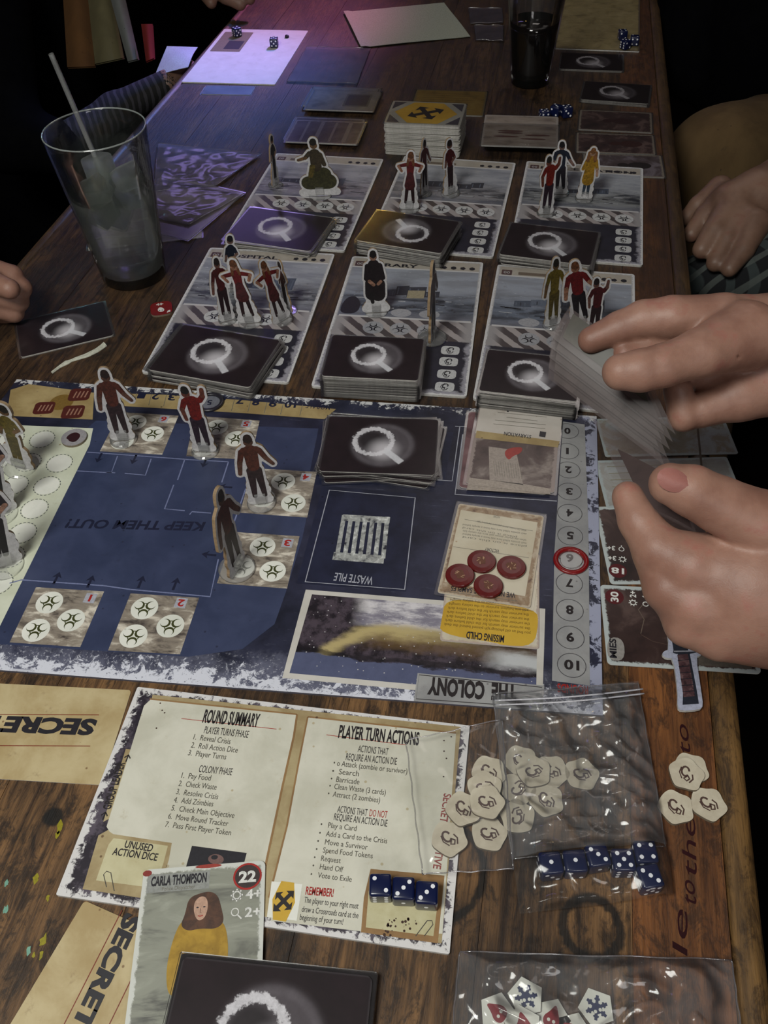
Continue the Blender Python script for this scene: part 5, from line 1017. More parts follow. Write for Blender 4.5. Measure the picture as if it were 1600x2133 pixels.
def standee(name, kind, pal, bpx, tpx, z0, yaw, lb, gp, tab=5.5, clear=0.0, zoom=1.0, base_r=11.5):
    b = P(*bpx, z0); t = PY(*tpx, b[1]); hh = t[2]-z0; lean = math.atan2(t[0]-b[0], hh); hh = math.hypot(hh, t[0]-b[0])
    s = hh/68.5
    key = (kind, pal)
    if key not in _sp:
        R = root(name, None, None); ps = pose(kind); caps = [c[:6] for c in ps]
        w = {'rock': 17, 'seated': 10, 'akimbo': 7}.get(kind, 6)
        tabc = [(-w, 5, 2.5, w, 5, 2.5), (-w*.8, 8, 2.5, w*.8, 8, 2.5)]+([(-4, 20, 3, 4, 20, 3), (-4, 14, 4, 4, 14, 4)] if kind not in ('rock',) else [])
        L = outline(caps+tabc, 1.9); g = G(); n = len(L)
        g.add([(x, -1.0, y) for x, y in L], [list(range(n))], SW); g.add([(x, 1.0, y) for x, y in L], [list(range(n))[::-1]], SW)
        g.add([(x, -1.0, y) for x, y in L]+[(x, 1.0, y) for x, y in L], [[n+i, n+(i+1) % n, (i+1) % n, i] for i in range(n)], SE); g.build('cutout', R, local=True)
        g = G(); lay = 0
        for side in (-1, 1):
            lay = 1.05
            for x0, y0, r0, x1, y1, r1, ck in ps:
                a = math.atan2(y1-y0, x1-x0); pts = [(x0+r0*math.cos(a+math.pi/2+k*math.pi/8), y0+r0*math.sin(a+math.pi/2+k*math.pi/8)) for k in range(9)]+[(x1+r1*math.cos(a-math.pi/2+k*math.pi/8), y1+r1*math.sin(a-math.pi/2+k*math.pi/8)) for k in range(9)]
                g.poly([(x, side*lay, y) for x, y in (pts if side < 0 else pts[::-1])], ink(tuple(q*.62 for q in PALS[pal][ck]))); lay += .02
            hx = [c for c in ps if c[6] == 's' and c[1] > 55][-1:] 
            for c in hx:
                for e in (-1.2, 1.2): g.poly([(c[0]+e+.45*math.cos(k), side*(lay+.02), c[1]+.8+.35*math.sin(k)) for k in range(6)], DK)
                g.poly([(c[0]+x, side*(lay+.02), c[1]-1.6+y) for x, y in ((-.9, 0), (.9, 0), (.9, .4), (-.9, .4))], DK)
        g.build('printed_figure', R, local=True)
        g = G(); g.lathe([(0, 0), (base_r-.6, 0), (base_r, .6), (base_r, 1.6), (base_r-1.2, 2.6), (0, 2.8)], ACR, 32)
        for y0, y1 in ((-3.2, -1.3), (1.3, 3.2)): g.prism([(-4.2, y0), (4.2, y0), (3.4, y1), (-3.4, y1)] if 0 else [(-4.2, y0), (4.2, y0), (4.2, y1), (-4.2, y1)], 2.6, 10.5, ACR)
        g.build('clear_base', R, local=True, weld=True); _sp[key] = R
        R.location = [b[0]*.001, b[1]*.001, z0*.001]; R.rotation_euler = (0, lean, yaw); R.scale = (s*zoom, s*zoom, s); return tag(R, lb, 'standee', gp)
    R = copy_tree(_sp[key], b, yaw, lb, gp, (s*zoom, s*zoom, s)); R.rotation_euler = (0, lean, yaw); return R
TZ2 = TZ+.3; A = standee
gp = 'survivor standees on the back row tiles'
A('survivor_standee', 'slim', 'dark', (574, 386), (567, 282), TZ2, 1.1, 'thin dark standee turned edge on, left of the seated figure on the rock', gp, zoom=.9)
A('survivor_standee', 'rock', 'olive', (668, 408), (650, 280), TZ2, -.1, 'wide standee of a figure crouching on an olive rock in the back row', gp, zoom=1.1)
A('survivor_standee', 'akimbo', 'red', (852, 436), (856, 312), TZ2, 0, 'back row standee of a woman in red dress with elbows out', gp)
A('survivor_standee', 'stand', 'crimson', (884, 404), (882, 287), TZ2, .9, 'dark red standee directly behind the back row red dress woman', gp, zoom=.8)
A('survivor_standee', 'slim', 'crimson', (938, 404), (934, 286), TZ2, .5, 'slim brownish standee alone to the right on the middle back tile', gp)
A('survivor_standee', 'raise', 'zred', (1136, 446), (1152, 320), TZ2, .1, 'standee in red jacket with raised arm on the back right tile', gp, zoom=.85)
A('survivor_standee', 'stand', 'navy', (1166, 404), (1172, 292), TZ2, -.3, 'navy clad standee behind the red jacket one on the back right tile', gp)
A('survivor_standee', 'coat', 'yellow', (1216, 415), (1238, 304), TZ2, -.1, 'standee of a figure in a yellow coat on the back right tile', gp)
gp = 'survivor standees on the middle row tiles'
A('survivor_standee', 'slim', 'navy', (486, 600), (478, 488), TZ2, .2, 'bluish standee partly hidden at the back of the hospital tile group', gp)
A('survivor_standee', 'stand', 'crimson', (474, 668), (448, 533), TZ2, .35, 'dark maroon standee at the left of the hospital tile group', gp, zoom=.75)
A('survivor_standee', 'akimbo', 'red', (522, 672), (482, 537), TZ2, -.1, 'red dress standee with elbows out, in the middle of the hospital tile group', gp)
A('survivor_standee', 'akimbo', 'red', (588, 668), (540, 532), TZ2, .6, 'red dress standee turned half away, right of its twin on the hospital tile', gp, zoom=.85)
A('survivor_standee', 'slim', 'zombie', (600, 648), (578, 545), TZ2, -.9, 'brown shadowy standee behind the right red dress one on the hospital tile', gp)
A('survivor_standee', 'seated', 'dark', (784, 650), (776, 517), TZ2, 0, 'standee of a seated person in long dark coat on the library tile', gp, zoom=.95)
A('survivor_standee', 'stand', 'zombie', (900, 705), (899, 543), TZ2, 1.3, 'standee seen edge on beside the deck of the library tile', gp)
A('survivor_standee', 'stand', 'olive', (1150, 678), (1158, 533), TZ2, .2, 'standee in mustard yellow suit on the tile behind the held cards', gp, zoom=.75)
A('survivor_standee', 'stand', 'red', (1212, 678), (1196, 540), TZ2, 0, 'long haired standee in red shirt behind the fingers of the upper hand', gp)
A('survivor_standee', 'raise', 'crimson', (1234, 700), (1252, 575), TZ2, -.2, 'short maroon standee half hidden behind the upper hand', gp, zoom=.8)
gp = 'zombie standees on the navy board'; BZ2 = BZ+.35
A('zombie_standee', 'stand', 'zombie', (258, 916), (214, 765), BZ2, .1, 'brown ragged zombie standee in the top left of the navy board beside the printed cans', gp, zoom=.9)
A('zombie_standee', 'raise', 'zred', (428, 940), (392, 798), BZ2, -.1, 'red shirted zombie standee raising one arm in front of the number track', gp, zoom=.95)
A('zombie_standee', 'stand', 'zombie', (545, 1048), (512, 899), BZ2, .1, 'brown ragged zombie standee in the middle of the board, right of the red shirted one', gp, zoom=.9)
A('zombie_standee', 'stand', 'zombie', (494, 1186), (453, 1018), BZ2, 1.2, 'dark zombie standee seen nearly edge on, nearest the camera on the board', gp, zoom=.95)
gp = 'survivor standees on the cream board column'
A('survivor_standee', 'slim', 'olive', (44, 972), (8, 832), BZ2, -.3, 'standee cut by the picture border, farthest back on the cream board column', gp, zoom=1.2)
A('survivor_standee', 'slim', 'dark', (0, 1070), (-36, 900), BZ2, .5, 'standee whose clear base shows midway down the cream board column', gp)
A('survivor_standee', 'slim', 'dark', (8, 1178), (-36, 1000), BZ2, .5, 'standee whose clear base shows lowest down the cream board column', gp)

# ================================================================== GLASSES
GL = m_film('clear_glass', .007, (.5, .55, .53), .05, .012)
def m_cloud(name, col, f, rough, ior):
    mt = m_glass(name, col, rough, ior); nt = mt.node_tree; g_ = [n for n in nt.nodes if n.type == 'BSDF_GLASS'][0]; d = nt.nodes.new('ShaderNodeBsdfTranslucent'); d.inputs[0].default_value = (.74, .78, .74, 1)
    t = nt.nodes.new('ShaderNodeBsdfTransparent'); m1 = nt.nodes.new('ShaderNodeMixShader'); m2 = nt.nodes.new('ShaderNodeMixShader'); m1.inputs[0].default_value = f[0]; m2.inputs[0].default_value = f[1]
    nt.links.new(g_.outputs[0], m1.inputs[1]); nt.links.new(d.outputs[0], m1.inputs[2]); nt.links.new(m1.outputs[0], m2.inputs[1]); nt.links.new(t.outputs[0], m2.inputs[2]); nt.links.new(m2.outputs[0], nt.nodes['Material Output'].inputs[0]); return mt
WAT = m_cloud('water', (.95, .98, .97), (.34, .45), .02, 1.15); ICE = m_cloud('ice', (.95, .98, .97), (.55, .30), .15, 1.25); COLA = material('dark_soda', lambda: dict(col=(.004, .002, .002), rough=.05))
gb = P(281, 572, 0); gt = PY(208, 268, gb[1]); gh_ = gt[2]; rt_ = 108/FPX*float((gt-np.array([0, 0, CH]))@_fw)
R = root('water_glass', 'clear pint glass of iced water with a straw, by the table edge', 'glass', (gb[0], gb[1], 0))
def pint(R, h, rt, rb):
    g = G(); th = 1.8
    o = [(0, 0), (rb-2, 0), (rb, 2)]+[(rb+(rt-rb)*k/10, 2+(h-3)*k/10) for k in range(1, 11)]+[(rt-.6, h), (rt-1.3, h)]
    i = [(rt-th+(rb-rt)*k/10, h-1-(h-12)*k/10) for k in range(0, 11)]+[(rb-5, 9.5), (0, 9)]
    g.lathe(o+i, GL, 64); return g.build('glass_body', R, True, local=True, weld=True)
gh = gh_; rtop = rt_; pint(R, gh, rtop, 31); g = G(); g.tube([(rtop*math.cos(a_)-.8*math.cos(a_), (rtop-.8)*math.sin(a_), gh) for a_ in np.linspace(0, 2*math.pi, 65)], .75, m_film('rim_glass', .45, (.55, .6, .58), .08, .15), 8, False); g.build('rim', R, True, local=True)
def ins(zz): return 31-1.8+(rtop-31)*(zz-2)/(gh-3)-.25
g = G(); wl = 88; g.lathe([(0, 9.6)]+[(ins(z_), z_) for z_ in np.linspace(10.5, wl, 8)]+[(0, wl)], WAT, 48); g.build('water', R, True, local=True, weld=True)
rr = random.Random(11)
ice = []
for k in range(9):
    g = G(); 
    a = rr.uniform(0, 6.28); zc = (66, 72, 76, 84, 90, 94, 98, 102, 92)[k]; rad = 18 if k else 0
    c = (rad*math.cos(k*2.1), rad*math.sin(k*2.1), zc); bm = bmesh.new(); bmesh.ops.create_cube(bm, size=22); bmesh.ops.bevel(bm, geom=bm.edges[:], offset=4, segments=3, profile=.6, affect='EDGES')
    M = Matrix.Rotation(rr.uniform(0, 3), 3, 'Z')@Matrix.Rotation(rr.uniform(-.6, .6), 3, 'X')@Matrix.Rotation(rr.uniform(-.6, .6), 3, 'Y')
    bm.verts.ensure_lookup_table(); vs = [tuple(gb+np.array(M@v.co)+np.array(c)) for v in bm.verts]; g.add(vs, [[v.index for v in f.verts] for f in bm.faces], ICE); bm.free()
    o = g.build('ice_cube', None, True); tag(o, 'ice cube floating in the clear water glass', 'ice', 'ice cubes in the water glass')
a = PD(106, 112, (P(282, 555, 0)[1]/1.0)*1.0); 
top = PY(106, 112, gb[1]+8); bot = gb+np.array([-4, 16, 60.]); mid = top*.62+bot*.38
g = G(); pth = [bot+(top-bot)*u for u in np.linspace(0, 1, 10)]; g.tube(pth, 2.3, m_film('straw_plastic', .22, (.6, .62, .62), .2, .06), 12, False); tag(g.build('straw', None, True), 'clear plastic straw leaning in the water glass', 'straw')
# cola glass
cb = P(1103, 172, 0); R = root('cola_glass', 'tall glass half filled with black cola at the far end of the table', 'glass', (cb[0], cb[1], 0))
w = [P(1046, 60, 70), P(1166, 60, 70)]; rr2 = np.linalg.norm(w[1]-w[0])/2; pint(R, 150, rr2+5, rr2-11)
def ins2(zz): return (rr2-11)-1.8+16*(zz-2)/147-.25
g = G(); g.lathe([(0, 9.6)]+[(ins2(z_), z_) for z_ in np.linspace(10.5, 76, 8)]+[(0, 76)], COLA, 48); g.build('cola', R, True, local=True, weld=True)

SEAM = m_film('bag_seam', .12, (.6, .58, .66), .10, .22)
# ================================================================== BAGS
def film(name, label, quad, z0, amp, seed, nx=60, ny=60, cat='bag', group=None, zip_=False, layers=2, minz=0.0, mat=None, seam=True, bumps=(), into=None):
    from mathutils import noise as mnz
    q = [P(*p, z0) for p in quad]; c = sum(q)/4; R = into or root(name, label, cat, (c[0], c[1], 0), 0, group)
    for l in range(layers):
        g = G(); vs = []
        for i in range(nx+1):
            for j in range(ny+1):
                u, v = i/nx, j/ny; p = (q[0]*(1-u)+q[1]*u)*(1-v)+(q[3]*(1-u)+q[2]*u)*v
                w = Vector((p[0]*.02, p[1]*.02, seed+l*4)); f = mnz.fractal(w, .8, 2.1, 4); rdg = abs(mnz.noise(Vector((p[0]*.035+seed, p[1]*.02, l*3.))))
                e = min(1, 8*min(u, 1-u, v, 1-v)+.12); h = z0+l*1.1+e*amp*(.5+.8*f+.9*(1-rdg*2.2)+.8*(1-3.2*abs(mnz.noise(Vector((p[0]*.055+p[1]*.03, p[1]*.07-p[0]*.02, seed*2+l))))))
                for bx, by, br, bh in bumps:
                    d = math.hypot(p[0]-bx, p[1]-by); k_ = 1/(1+math.exp((d-br)/2.5)); h = max(h, h*(1-k_)+(bh+l*.8+.5*f)*k_)
                h = max(minz+l*.7, h); x, y = p[0]+1.2*mnz.noise(w*2), p[1]+1.2*mnz.noise(w*2+Vector((9, 0, 0))); vs.append((x, y, h))
        fs = [[i*(ny+1)+j, i*(ny+1)+j+1, (i+1)*(ny+1)+j+1, (i+1)*(ny+1)+j] for i in range(nx) for j in range(ny)]
        g.add(vs, fs, mat or BAG); g.build('film' if l else 'lower_film', R, True)
        if l == layers-1 and into is None:
            K_ = SEAM; pts = [q[0], q[1], q[2], q[3], q[0]]; g = G()
            for a_, b_ in zip(pts[:-1], pts[1:]): g.tube([a_+(b_-a_)*u+np.array([.25*math.sin(u*31), .25*math.sin(u*23), 1.2+.5*math.sin(u*11)]) for u in np.linspace(0, 1, 24)], .38, K_, 6)
            g.build('seam', R, True)
        if l == layers-1 and zip_:
            for off in (0, 3.0):
                g = G(); e = (q[1]-q[0]); e /= np.linalg.norm(e); dn = q[3]-q[0]; dn /= np.linalg.norm(dn)
                g.tube([q[0]+(q[1]-q[0])*u+dn*(zip_+off+1.5*math.sin(u*3))+np.array([0, 0, z0+4.2]) for u in np.linspace(0, 1, 20)], .55, m_film('zip_strip', .5, (.75, .75, .82), .15, .15), 6); g.build('zip_strip', R, True)
    return R
dice_b = [(*P(x, y, 6)[:2], 9, 13.2) for x, y in ((1146, 1804), (1196, 1800), (1243, 1788), (1296, 1798), (1342, 1781), (1351, 1832))]+[(*P(x, y, 6)[:2], 13, 6) for x, y in ((1085, 1585), (1112, 1606), (1150, 1606), (1212, 1612), (1080, 1642), (1138, 1666), (1078, 1700))]
zb = film('zip_bag', 'clear zip bag crumpled over the board corner, cream tokens and blue dice', [(1026, 1448), (1328, 1424), (1386, 1765), (1066, 1790)], 3.4, 3.0, 1.7, 90, 90, zip_=8, bumps=dice_b, minz=2.6, layers=3)
DBAG = m_film('thin_bag_film', .02, (.6, .64, .66), .12, .01)
film('zip_bag', '', [(1066, 1788), (1386, 1763), (1400, 1868), (1082, 1905)], 3.4, 3.0, 3.3, 90, 50, bumps=dice_b, minz=2.6, layers=1, mat=DBAG, into=zb)
film('plastic_bag', 'clear bag film lying flat over the right edge of the player sheet and cream tokens', [(846, 1545), (1045, 1500), (1070, 1812), (880, 1822)], 9.6, 1.2, 5.1, 40, 50, layers=1, minz=8.8)
film('plastic_bag', 'near clear bag holding white pentagon tokens, cut by the lower border', [(958, 1984), (1522, 2000), (1560, 2260), (930, 2260)], 5.5, 3.0, 8.3, 90, 50, minz=4.4)
def flatbag(lb, quad, seed, tint=(0.6, .5, .7), amp=.5, z0=1.6, lay=2): return film('card_bag', lb, quad, z0, amp*.35, seed, 36, 30, group='plastic card bags', layers=lay, minz=.9, mat=PURP)
PURP = m_film('card_bag_film', .10, (.5, .44, .56), .16, .05)
flatbag('crumpled card bag with yellow glinting edges right of the pink lit sheet', [(640, 98), (772, 102), (744, 176), (598, 170)], 2.2)
flatbag('empty card bag on the left under purple light, behind the back row tiles', [(330, 300), (545, 322), (450, 388), (320, 400)], 3.3, z0=2.6, amp=2.5)
flatbag('purple lit card bag just behind the water glass', [(330, 372), (510, 404), (392, 470), (300, 450)], 4.3, z0=3.0, amp=2.5)
flatbag('small clear bag left of the dark soda glass, upper of two', [(976, 18), (1046, 18), (1048, 48), (980, 50)], 6.6, z0=1.5); flatbag('small clear bag left of the dark soda glass, lower of two', [(988, 54), (1048, 54), (1048, 86), (992, 84)], 7.6, z0=1.5)
c = P(372, 128, 2); e = None
g = G(); bq = [PD(346, 94, 1.0), PD(410, 96, 1.0), PD(398, 128, 1.0), PD(328, 155, 1.0)]
B0 = P(360, 168, -2); 
tag_ = None
# blue lit sheet of paper drooping over the striped sleeve, left of the far sheet
g = G(); BLP = flat(srgb(196, 200, 210), .35, 'glossy_paper'); n = 14; vs = []
q = [P(348, 96, 6), P(412, 98, 6), P(392, 140, 4), P(322, 158, -14)]
for i in range(n+1):
    for j in range(n+1):
        u, v = i/n, j/n; p = (q[0]*(1-u)+q[1]*u)*(1-v)+(q[3]*(1-u)+q[2]*u)*v; vs.append(p+np.array([0, 0, 5*math.sin(u*2.6)*math.sin(v*3.0)]))
fs = [[i*(n+1)+j, i*(n+1)+j+1, (i+1)*(n+1)+j+1, (i+1)*(n+1)+j] for i in range(n) for j in range(n)]
g.add(vs, fs, BLP); g.add([v-np.array([0, 0, .5]) for v in vs], [f[::-1] for f in fs], BLP); tag(g.build('folded_paper', smooth=True), 'blue lit curved paper sticking out past the table edge by the striped sleeve', 'paper')
# ================================================================== FIGURES (one continuous surface each)
def blob(prims, res, cuts=()):
    """prims: (a, b, ra, rb, k) tapered capsules blended with radius k -> closed surface"""
    P0 = np.array([p[0] for p in prims]+[p[1] for p in prims]); R0 = max(max(p[2], p[3]) for p in prims)+8
    lo = P0.min(0)-R0; hi = P0.max(0)+R0; n = np.ceil((hi-lo)/res).astype(int)+1
    F = np.full(n, 60.0, np.float32); ax = [lo[i]+res*np.arange(n[i]) for i in range(3)]
    def each(a, b, ra, rb, pad):
        a = np.array(a, float); b = np.array(b, float); r = max(ra, rb)+pad; l = np.minimum(a, b)-r; h = np.maximum(a, b)+r
        s = [slice(max(0, int((l[i]-lo[i])/res)), min(n[i], int((h[i]-lo[i])/res)+2)) for i in range(3)]
        X, Y, Z = np.meshgrid(*[ax[i][s[i]] for i in range(3)], indexing='ij'); d = b-a
        t = np.clip(((X-a[0])*d[0]+(Y-a[1])*d[1]+(Z-a[2])*d[2])/(d@d+1e-9), 0, 1)
        return tuple(s), np.sqrt((X-a[0]-d[0]*t)**2+(Y-a[1]-d[1]*t)**2+(Z-a[2]-d[2]*t)**2)-(ra+(rb-ra)*t)
    for a, b, ra, rb, k in prims:
        s, D = each(a, b, ra, rb, max(12, k*2)); f = F[s]; h = np.clip(.5+.5*(f-D)/k, 0, 1); F[s] = (f*(1-h)+D*h-k*h*(1-h)).astype(np.float32)
    for a, b, ra, rb, k in cuts:
        s, D = each(a, b, ra, rb, 8); f = F[s]; h = np.clip(.5-.5*(f+D)/k, 0, 1); F[s] = (f*(1-h)-D*h+k*h*(1-h)).astype(np.float32)
    I = F < 0; nx, ny, nz = F.shape
    acc = np.zeros((nx-1, ny-1, nz-1, 3), np.float32); cnt = np.zeros((nx-1, ny-1, nz-1), np.float32)
    for axis in range(3):
        for o1 in (0, 1):
            for o2 in (0, 1):
                st = [o1, o2]; st.insert(axis, 0); en = [st[i] for i in range(3)]; en[axis] = 1
                A = F[st[0]:st[0]+nx-1, st[1]:st[1]+ny-1, st[2]:st[2]+nz-1]; B = F[en[0]:en[0]+nx-1, en[1]:en[1]+ny-1, en[2]:en[2]+nz-1]
                m_ = (A < 0) != (B < 0); t = np.where(m_, A/np.where(m_, A-B, 1), 0)
                for i in range(3): acc[..., i] += np.where(m_, (t if i == axis else st[i]), 0)
                cnt += m_
    m_ = cnt > 0; idx = -np.ones(m_.shape, np.int64); idx[m_] = np.arange(m_.sum())
    base = np.argwhere(m_); V = lo+res*(base+acc[m_]/cnt[m_][:, None]); Fs = []
    for axis in range(3):
        u, v = [(1, 2), (2, 0), (0, 1)][axis]
        a = [slice(1, -1)]*3; b = list(a); a[axis] = slice(0, -1); b[axis] = slice(1, None)
        A = I[tuple(a)]; B = I[tuple(b)]; e = np.argwhere(A != B); 
        if not len(e): continue
        flip = A[tuple(e.T)]; off = np.ones(3, int); off[axis] = 0; e = e+off
        def cell(du, dv): c = e.copy(); c[:, u] -= du; c[:, v] -= dv; return idx[tuple(c.T)]
        Q = np.stack([cell(1, 1), cell(0, 1), cell(0, 0), cell(1, 0)], 1); Q[~flip] = Q[~flip][:, ::-1]; Fs.append(Q)
    return V, np.concatenate(Fs)
def body(name, parent, parts, mat):
    vs = []; fs = []; b = 0
    for pr_, res, cu in parts:
        V, Q = blob(pr_, res, cu); vs.append(V); fs.append(Q+b); b += len(V)
    me = bpy.data.meshes.new(name); me.from_pydata([tuple(p) for p in np.concatenate(vs)*.001], [], [list(map(int, q)) for q in np.concatenate(fs)]); me.materials.append(mat)
    me.polygons.foreach_set('use_smooth', [True]*len(me.polygons)); me.update(); o = bpy.data.objects.new(name, me); COL.objects.link(o)
    o.parent = parent; pm = MW[parent.name]; o.matrix_parent_inverse = Matrix.Identity(4); M = pm.inverted()
    me.transform(Matrix.Translation(M.to_translation()*.001)@M.to_3x3().to_4x4()); MW[o.name] = pm
    sm_ = o.modifiers.new('smooth', 'SMOOTH'); sm_.factor = .5; sm_.iterations = 2
    return o
def m_skin(name, a, b, c, seed):
    def fn():
        x, y, z = xyz(); v = vec(x, y, z); n = noise(v, .03, 4, .6)
        col = mixc(ss(n, .34, .62), a, b); col = mixc(ss(noise(v, .06, 4, .6), .55, .72)*.5, col, c)
        return dict(col=col, rough=.5, sss=.12, bump=noise(v, .35, 5, .65, .6)+.5*noise(v, 1.4, 3, .6), bs=.25, bd=.0006)
    return material(name, fn)
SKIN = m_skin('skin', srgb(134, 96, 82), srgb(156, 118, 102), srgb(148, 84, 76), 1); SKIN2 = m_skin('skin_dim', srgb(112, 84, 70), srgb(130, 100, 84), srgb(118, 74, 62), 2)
BLK = material('black_cloth', lambda: dict(col=mixc(noise(vec(*xyz()), .05, 5), (.001, .001, .0015), (.004, .004, .005)), rough=1.0, spec=.03))
def caps(pts, k0=4, first=None): return [(a[0], b[0], a[1], b[1], first if (first and i == 0) else k0) for i, (a, b) in enumerate(zip(pts[:-1], pts[1:]))]
def D(px, py, dep, r): return (PD(px, py, dep), r)
hold = root('person', 'person in dark clothes at the right whose two hands hold clear sleeved cards', 'person', (430, 420, -300), 0)
up_ = caps([D(1545, 690, 498, 21), D(1690, 715, 505, 33), D(1900, 700, 530, 30), D(2250, 690, 570, 34)], 10)
up_ += caps([D(1480, 700, 500, 15), D(1600, 760, 505, 22)], 9)
up_ += caps([D(1330, 712, 506, 9), D(1400, 722, 504, 12), D(1500, 716, 502, 16)], 6)+caps([D(1420, 772, 508, 9), D(1500, 770, 508, 15)], 6)
up_ += caps([D(1465, 852, 503, 10.5), D(1540, 822, 503, 15), D(1680, 780, 505, 24)], 6)
up_ += caps([D(1412, 812, 500, 8.5), D(1424, 868, 503, 8.5)], 2.5) + caps([D(1424, 866, 503, 8.5), D(1475, 850, 508, 10)], 4)
up_ += caps([D(1302, 738, 498, 7.5), D(1345, 728, 500, 9.0), D(1400, 716, 500, 10), D(1480, 705, 500, 12)], 2.2)
up_ += caps([D(1232, 708, 500, 8), D(1290, 684, 497, 9.8), D(1340, 666, 494, 11.2), D(1400, 662, 490, 12.5), D(1505, 668, 492, 15.5), D(1580, 690, 498, 20)], 2.2)
up_ += caps([D(1293, 775, 468, 10.2), D(1335, 772, 467, 11.4), D(1380, 762, 466, 11.6), D(1460, 735, 468, 13.5), D(1550, 700, 478, 20)], 3.2)
cut = []
def crease(L, r=.9, k=1.6): return [(PD(*a), PD(*b), r, r, k) for a, b in zip(L[:-1], L[1:])]
cut += crease([(1288, 650, 468), (1300, 690, 470), (1290, 715, 478)], 1.2) + crease([(1372, 690, 462), (1388, 708, 462), (1410, 700, 458)], 1.3) + crease([(1420, 808, 478), (1436, 850, 480), (1446, 885, 486)], 1.3)
cut += crease([(1450, 790, 470), (1490, 760, 466), (1530, 742, 462)], .7)
lw = caps([D(1560, 1230, 402, 30), D(1750, 1235, 415, 34), D(2000, 1210, 450, 29), D(2400, 1180, 500, 34)], 10)
lw += caps([D(1500, 1300, 400, 15), D(1640, 1290, 405, 24)], 9) + caps([D(1450, 1200, 402, 17), D(1560, 1210, 402, 28)], 9)
lw += caps([D(1406, 1262, 404, 9), D(1432, 1300, 400, 10.5), D(1500, 1322, 400, 12), D(1600, 1320, 405, 17)], 2.5)
lw += caps([D(1362, 1165, 408, 9.2), D(1392, 1225, 402, 11.4), D(1450, 1262, 398, 14), D(1540, 1270, 400, 19)], 2.5)
lw += caps([D(1308, 1035, 415, 7.8), D(1330, 1085, 410, 9.4), D(1372, 1145, 404, 12), D(1440, 1180, 400, 16), D(1530, 1200, 400, 22)], 2.5)
lw += caps([D(1396, 1008, 384, 9.6), D(1440, 1022, 384, 11.8), D(1500, 1052, 386, 13), D(1580, 1090, 388, 15.5), D(1700, 1170, 400, 24)], 1.5)
cut += crease([(1400, 1070, 376), (1460, 1105, 372), (1530, 1135, 368), (1570, 1150, 366)], 2.6, 3) + crease([(1382, 1195, 390), (1410, 1240, 386), (1440, 1262, 382)], .8)
pl_ = caps([(np.array([430, 380, -60.]), 30), (np.array([560, 420, -40.]), 60)], 20)
torso = caps([(np.array([640, 520, -330.]), 140), (np.array([640, 540, 60.]), 150), (np.array([640, 560, 230.]), 120), (np.array([640, 560, 340.]), 60)], 40)
ea, eb = PD(2250, 690, 570), PD(2400, 1180, 500)
torso += caps([(ea, 34), (ea+np.array([170, 60, -60]), 48), (np.array([640, 640, 210.]), 70)], 25)+caps([(eb, 34), (eb+np.array([260, 20, -90]), 46), (np.array([640, 440, 210.]), 70)], 25)
bo = body('body', hold, [(up_+lw, 1.7, cut), (torso, 9, ())], SKIN)
ga = caps([(PD(2000, 698, 545), 40), (ea, 44), (ea+np.array([170, 60, -60]), 58), (np.array([640, 640, 210.]), 84)], 25)+caps([(PD(2100, 1200, 465), 40), (eb, 44), (eb+np.array([260, 20, -90]), 56), (np.array([640, 440, 210.]), 84)], 25)
ga += caps([(np.array([640, 520, -330.]), 152), (np.array([640, 540, 60.]), 162), (np.array([640, 560, 230.]), 132)], 40)
body('dark_jumper', hold, [(ga, 9, ())], BLK)
NAIL = m_skin('nail', srgb(146, 92, 86), srgb(156, 104, 96), srgb(136, 82, 78), 5)
def nail(px, py, dep, rx, ry, ang, par):       # thin domed plate on the finger, facing the viewer side
    c = PD(px, py, dep); ex = _rt*math.cos(ang)+_up*math.sin(ang); ey = -_rt*math.sin(ang)+_up*math.cos(ang); g = G(); vs = [c-_fw*.9]; 
    for k in range(1, 4):
        for j in range(16):
            t = 2*math.pi*j/16; s_ = k/3; vs.append(c+ex*rx*s_*math.cos(t)+ey*ry*s_*math.sin(t)-_fw*(.9-1.8*s_*s_*abs(math.sin(t))-.5*s_*s_))
    fs = [[0, 1+j, 1+(j+1) % 16] for j in range(16)]+[[1+(k-1)*16+j, 1+k*16+j, 1+k*16+(j+1) % 16, 1+(k-1)*16+(j+1) % 16] for k in (1, 2) for j in range(16)]
    g.add(vs, fs, NAIL); return g.build('nail', par, True)
nail(1403, 1000, 373.6, 7.5, 5.2, -.35, bo)
# cards in the hands
HC = [m_art('held_card_print', (srgb(26, 30, 14), srgb(40, 42, 22), srgb(62, 56, 40)), None, 1, 1, 3.0), m_art('held_card_print', (srgb(42, 30, 29), srgb(60, 45, 43), srgb(78, 62, 60)), None, 1, 1, 5.0)]
HF = m_film('held_sleeve_film', .22, (.13, .10, .10), .25, .0, .30)
def held(name, lb, Q, core, k, cm, gp='sleeved cards held in the hands'):
    q = [PD(*p) for p in Q]; c = sum(q)/4; R = root(name, lb, 'card', c, 0, gp); n = np.cross(q[1]-q[0], q[3]-q[0]); n /= np.linalg.norm(n)
    if n@(-_fw) < 0: n = -n
    def at(u, v, w): p = (q[0]*(1-u)+q[1]*u)*(1-v)+(q[3]*(1-u)+q[2]*u)*v; return p+n*(w+5*math.sin(u*3.1)*math.sin(v*1.5+.3)*.3)
    def sheet_(u0, u1, v0, v1, w, mat, nm, th):
        g = G(); N = 8
        for s_, fl in ((w, 0), (w-th, 1)):
            g.add([at(u0+(u1-u0)*i/N, v0+(v1-v0)*j/N, s_) for i in range(N+1) for j in range(N+1)], [([i*(N+1)+j, i*(N+1)+j+1, (i+1)*(N+1)+j+1, (i+1)*(N+1)+j])[::1 if fl else -1] for i in range(N) for j in range(N)], mat)
        return g.build(nm, R, True)
    if core: sheet_(*core, 0, cm, 'card', .3)
    sheet_(0, 1, 0, 1, .5, HF, 'sleeve', 1.0); return R
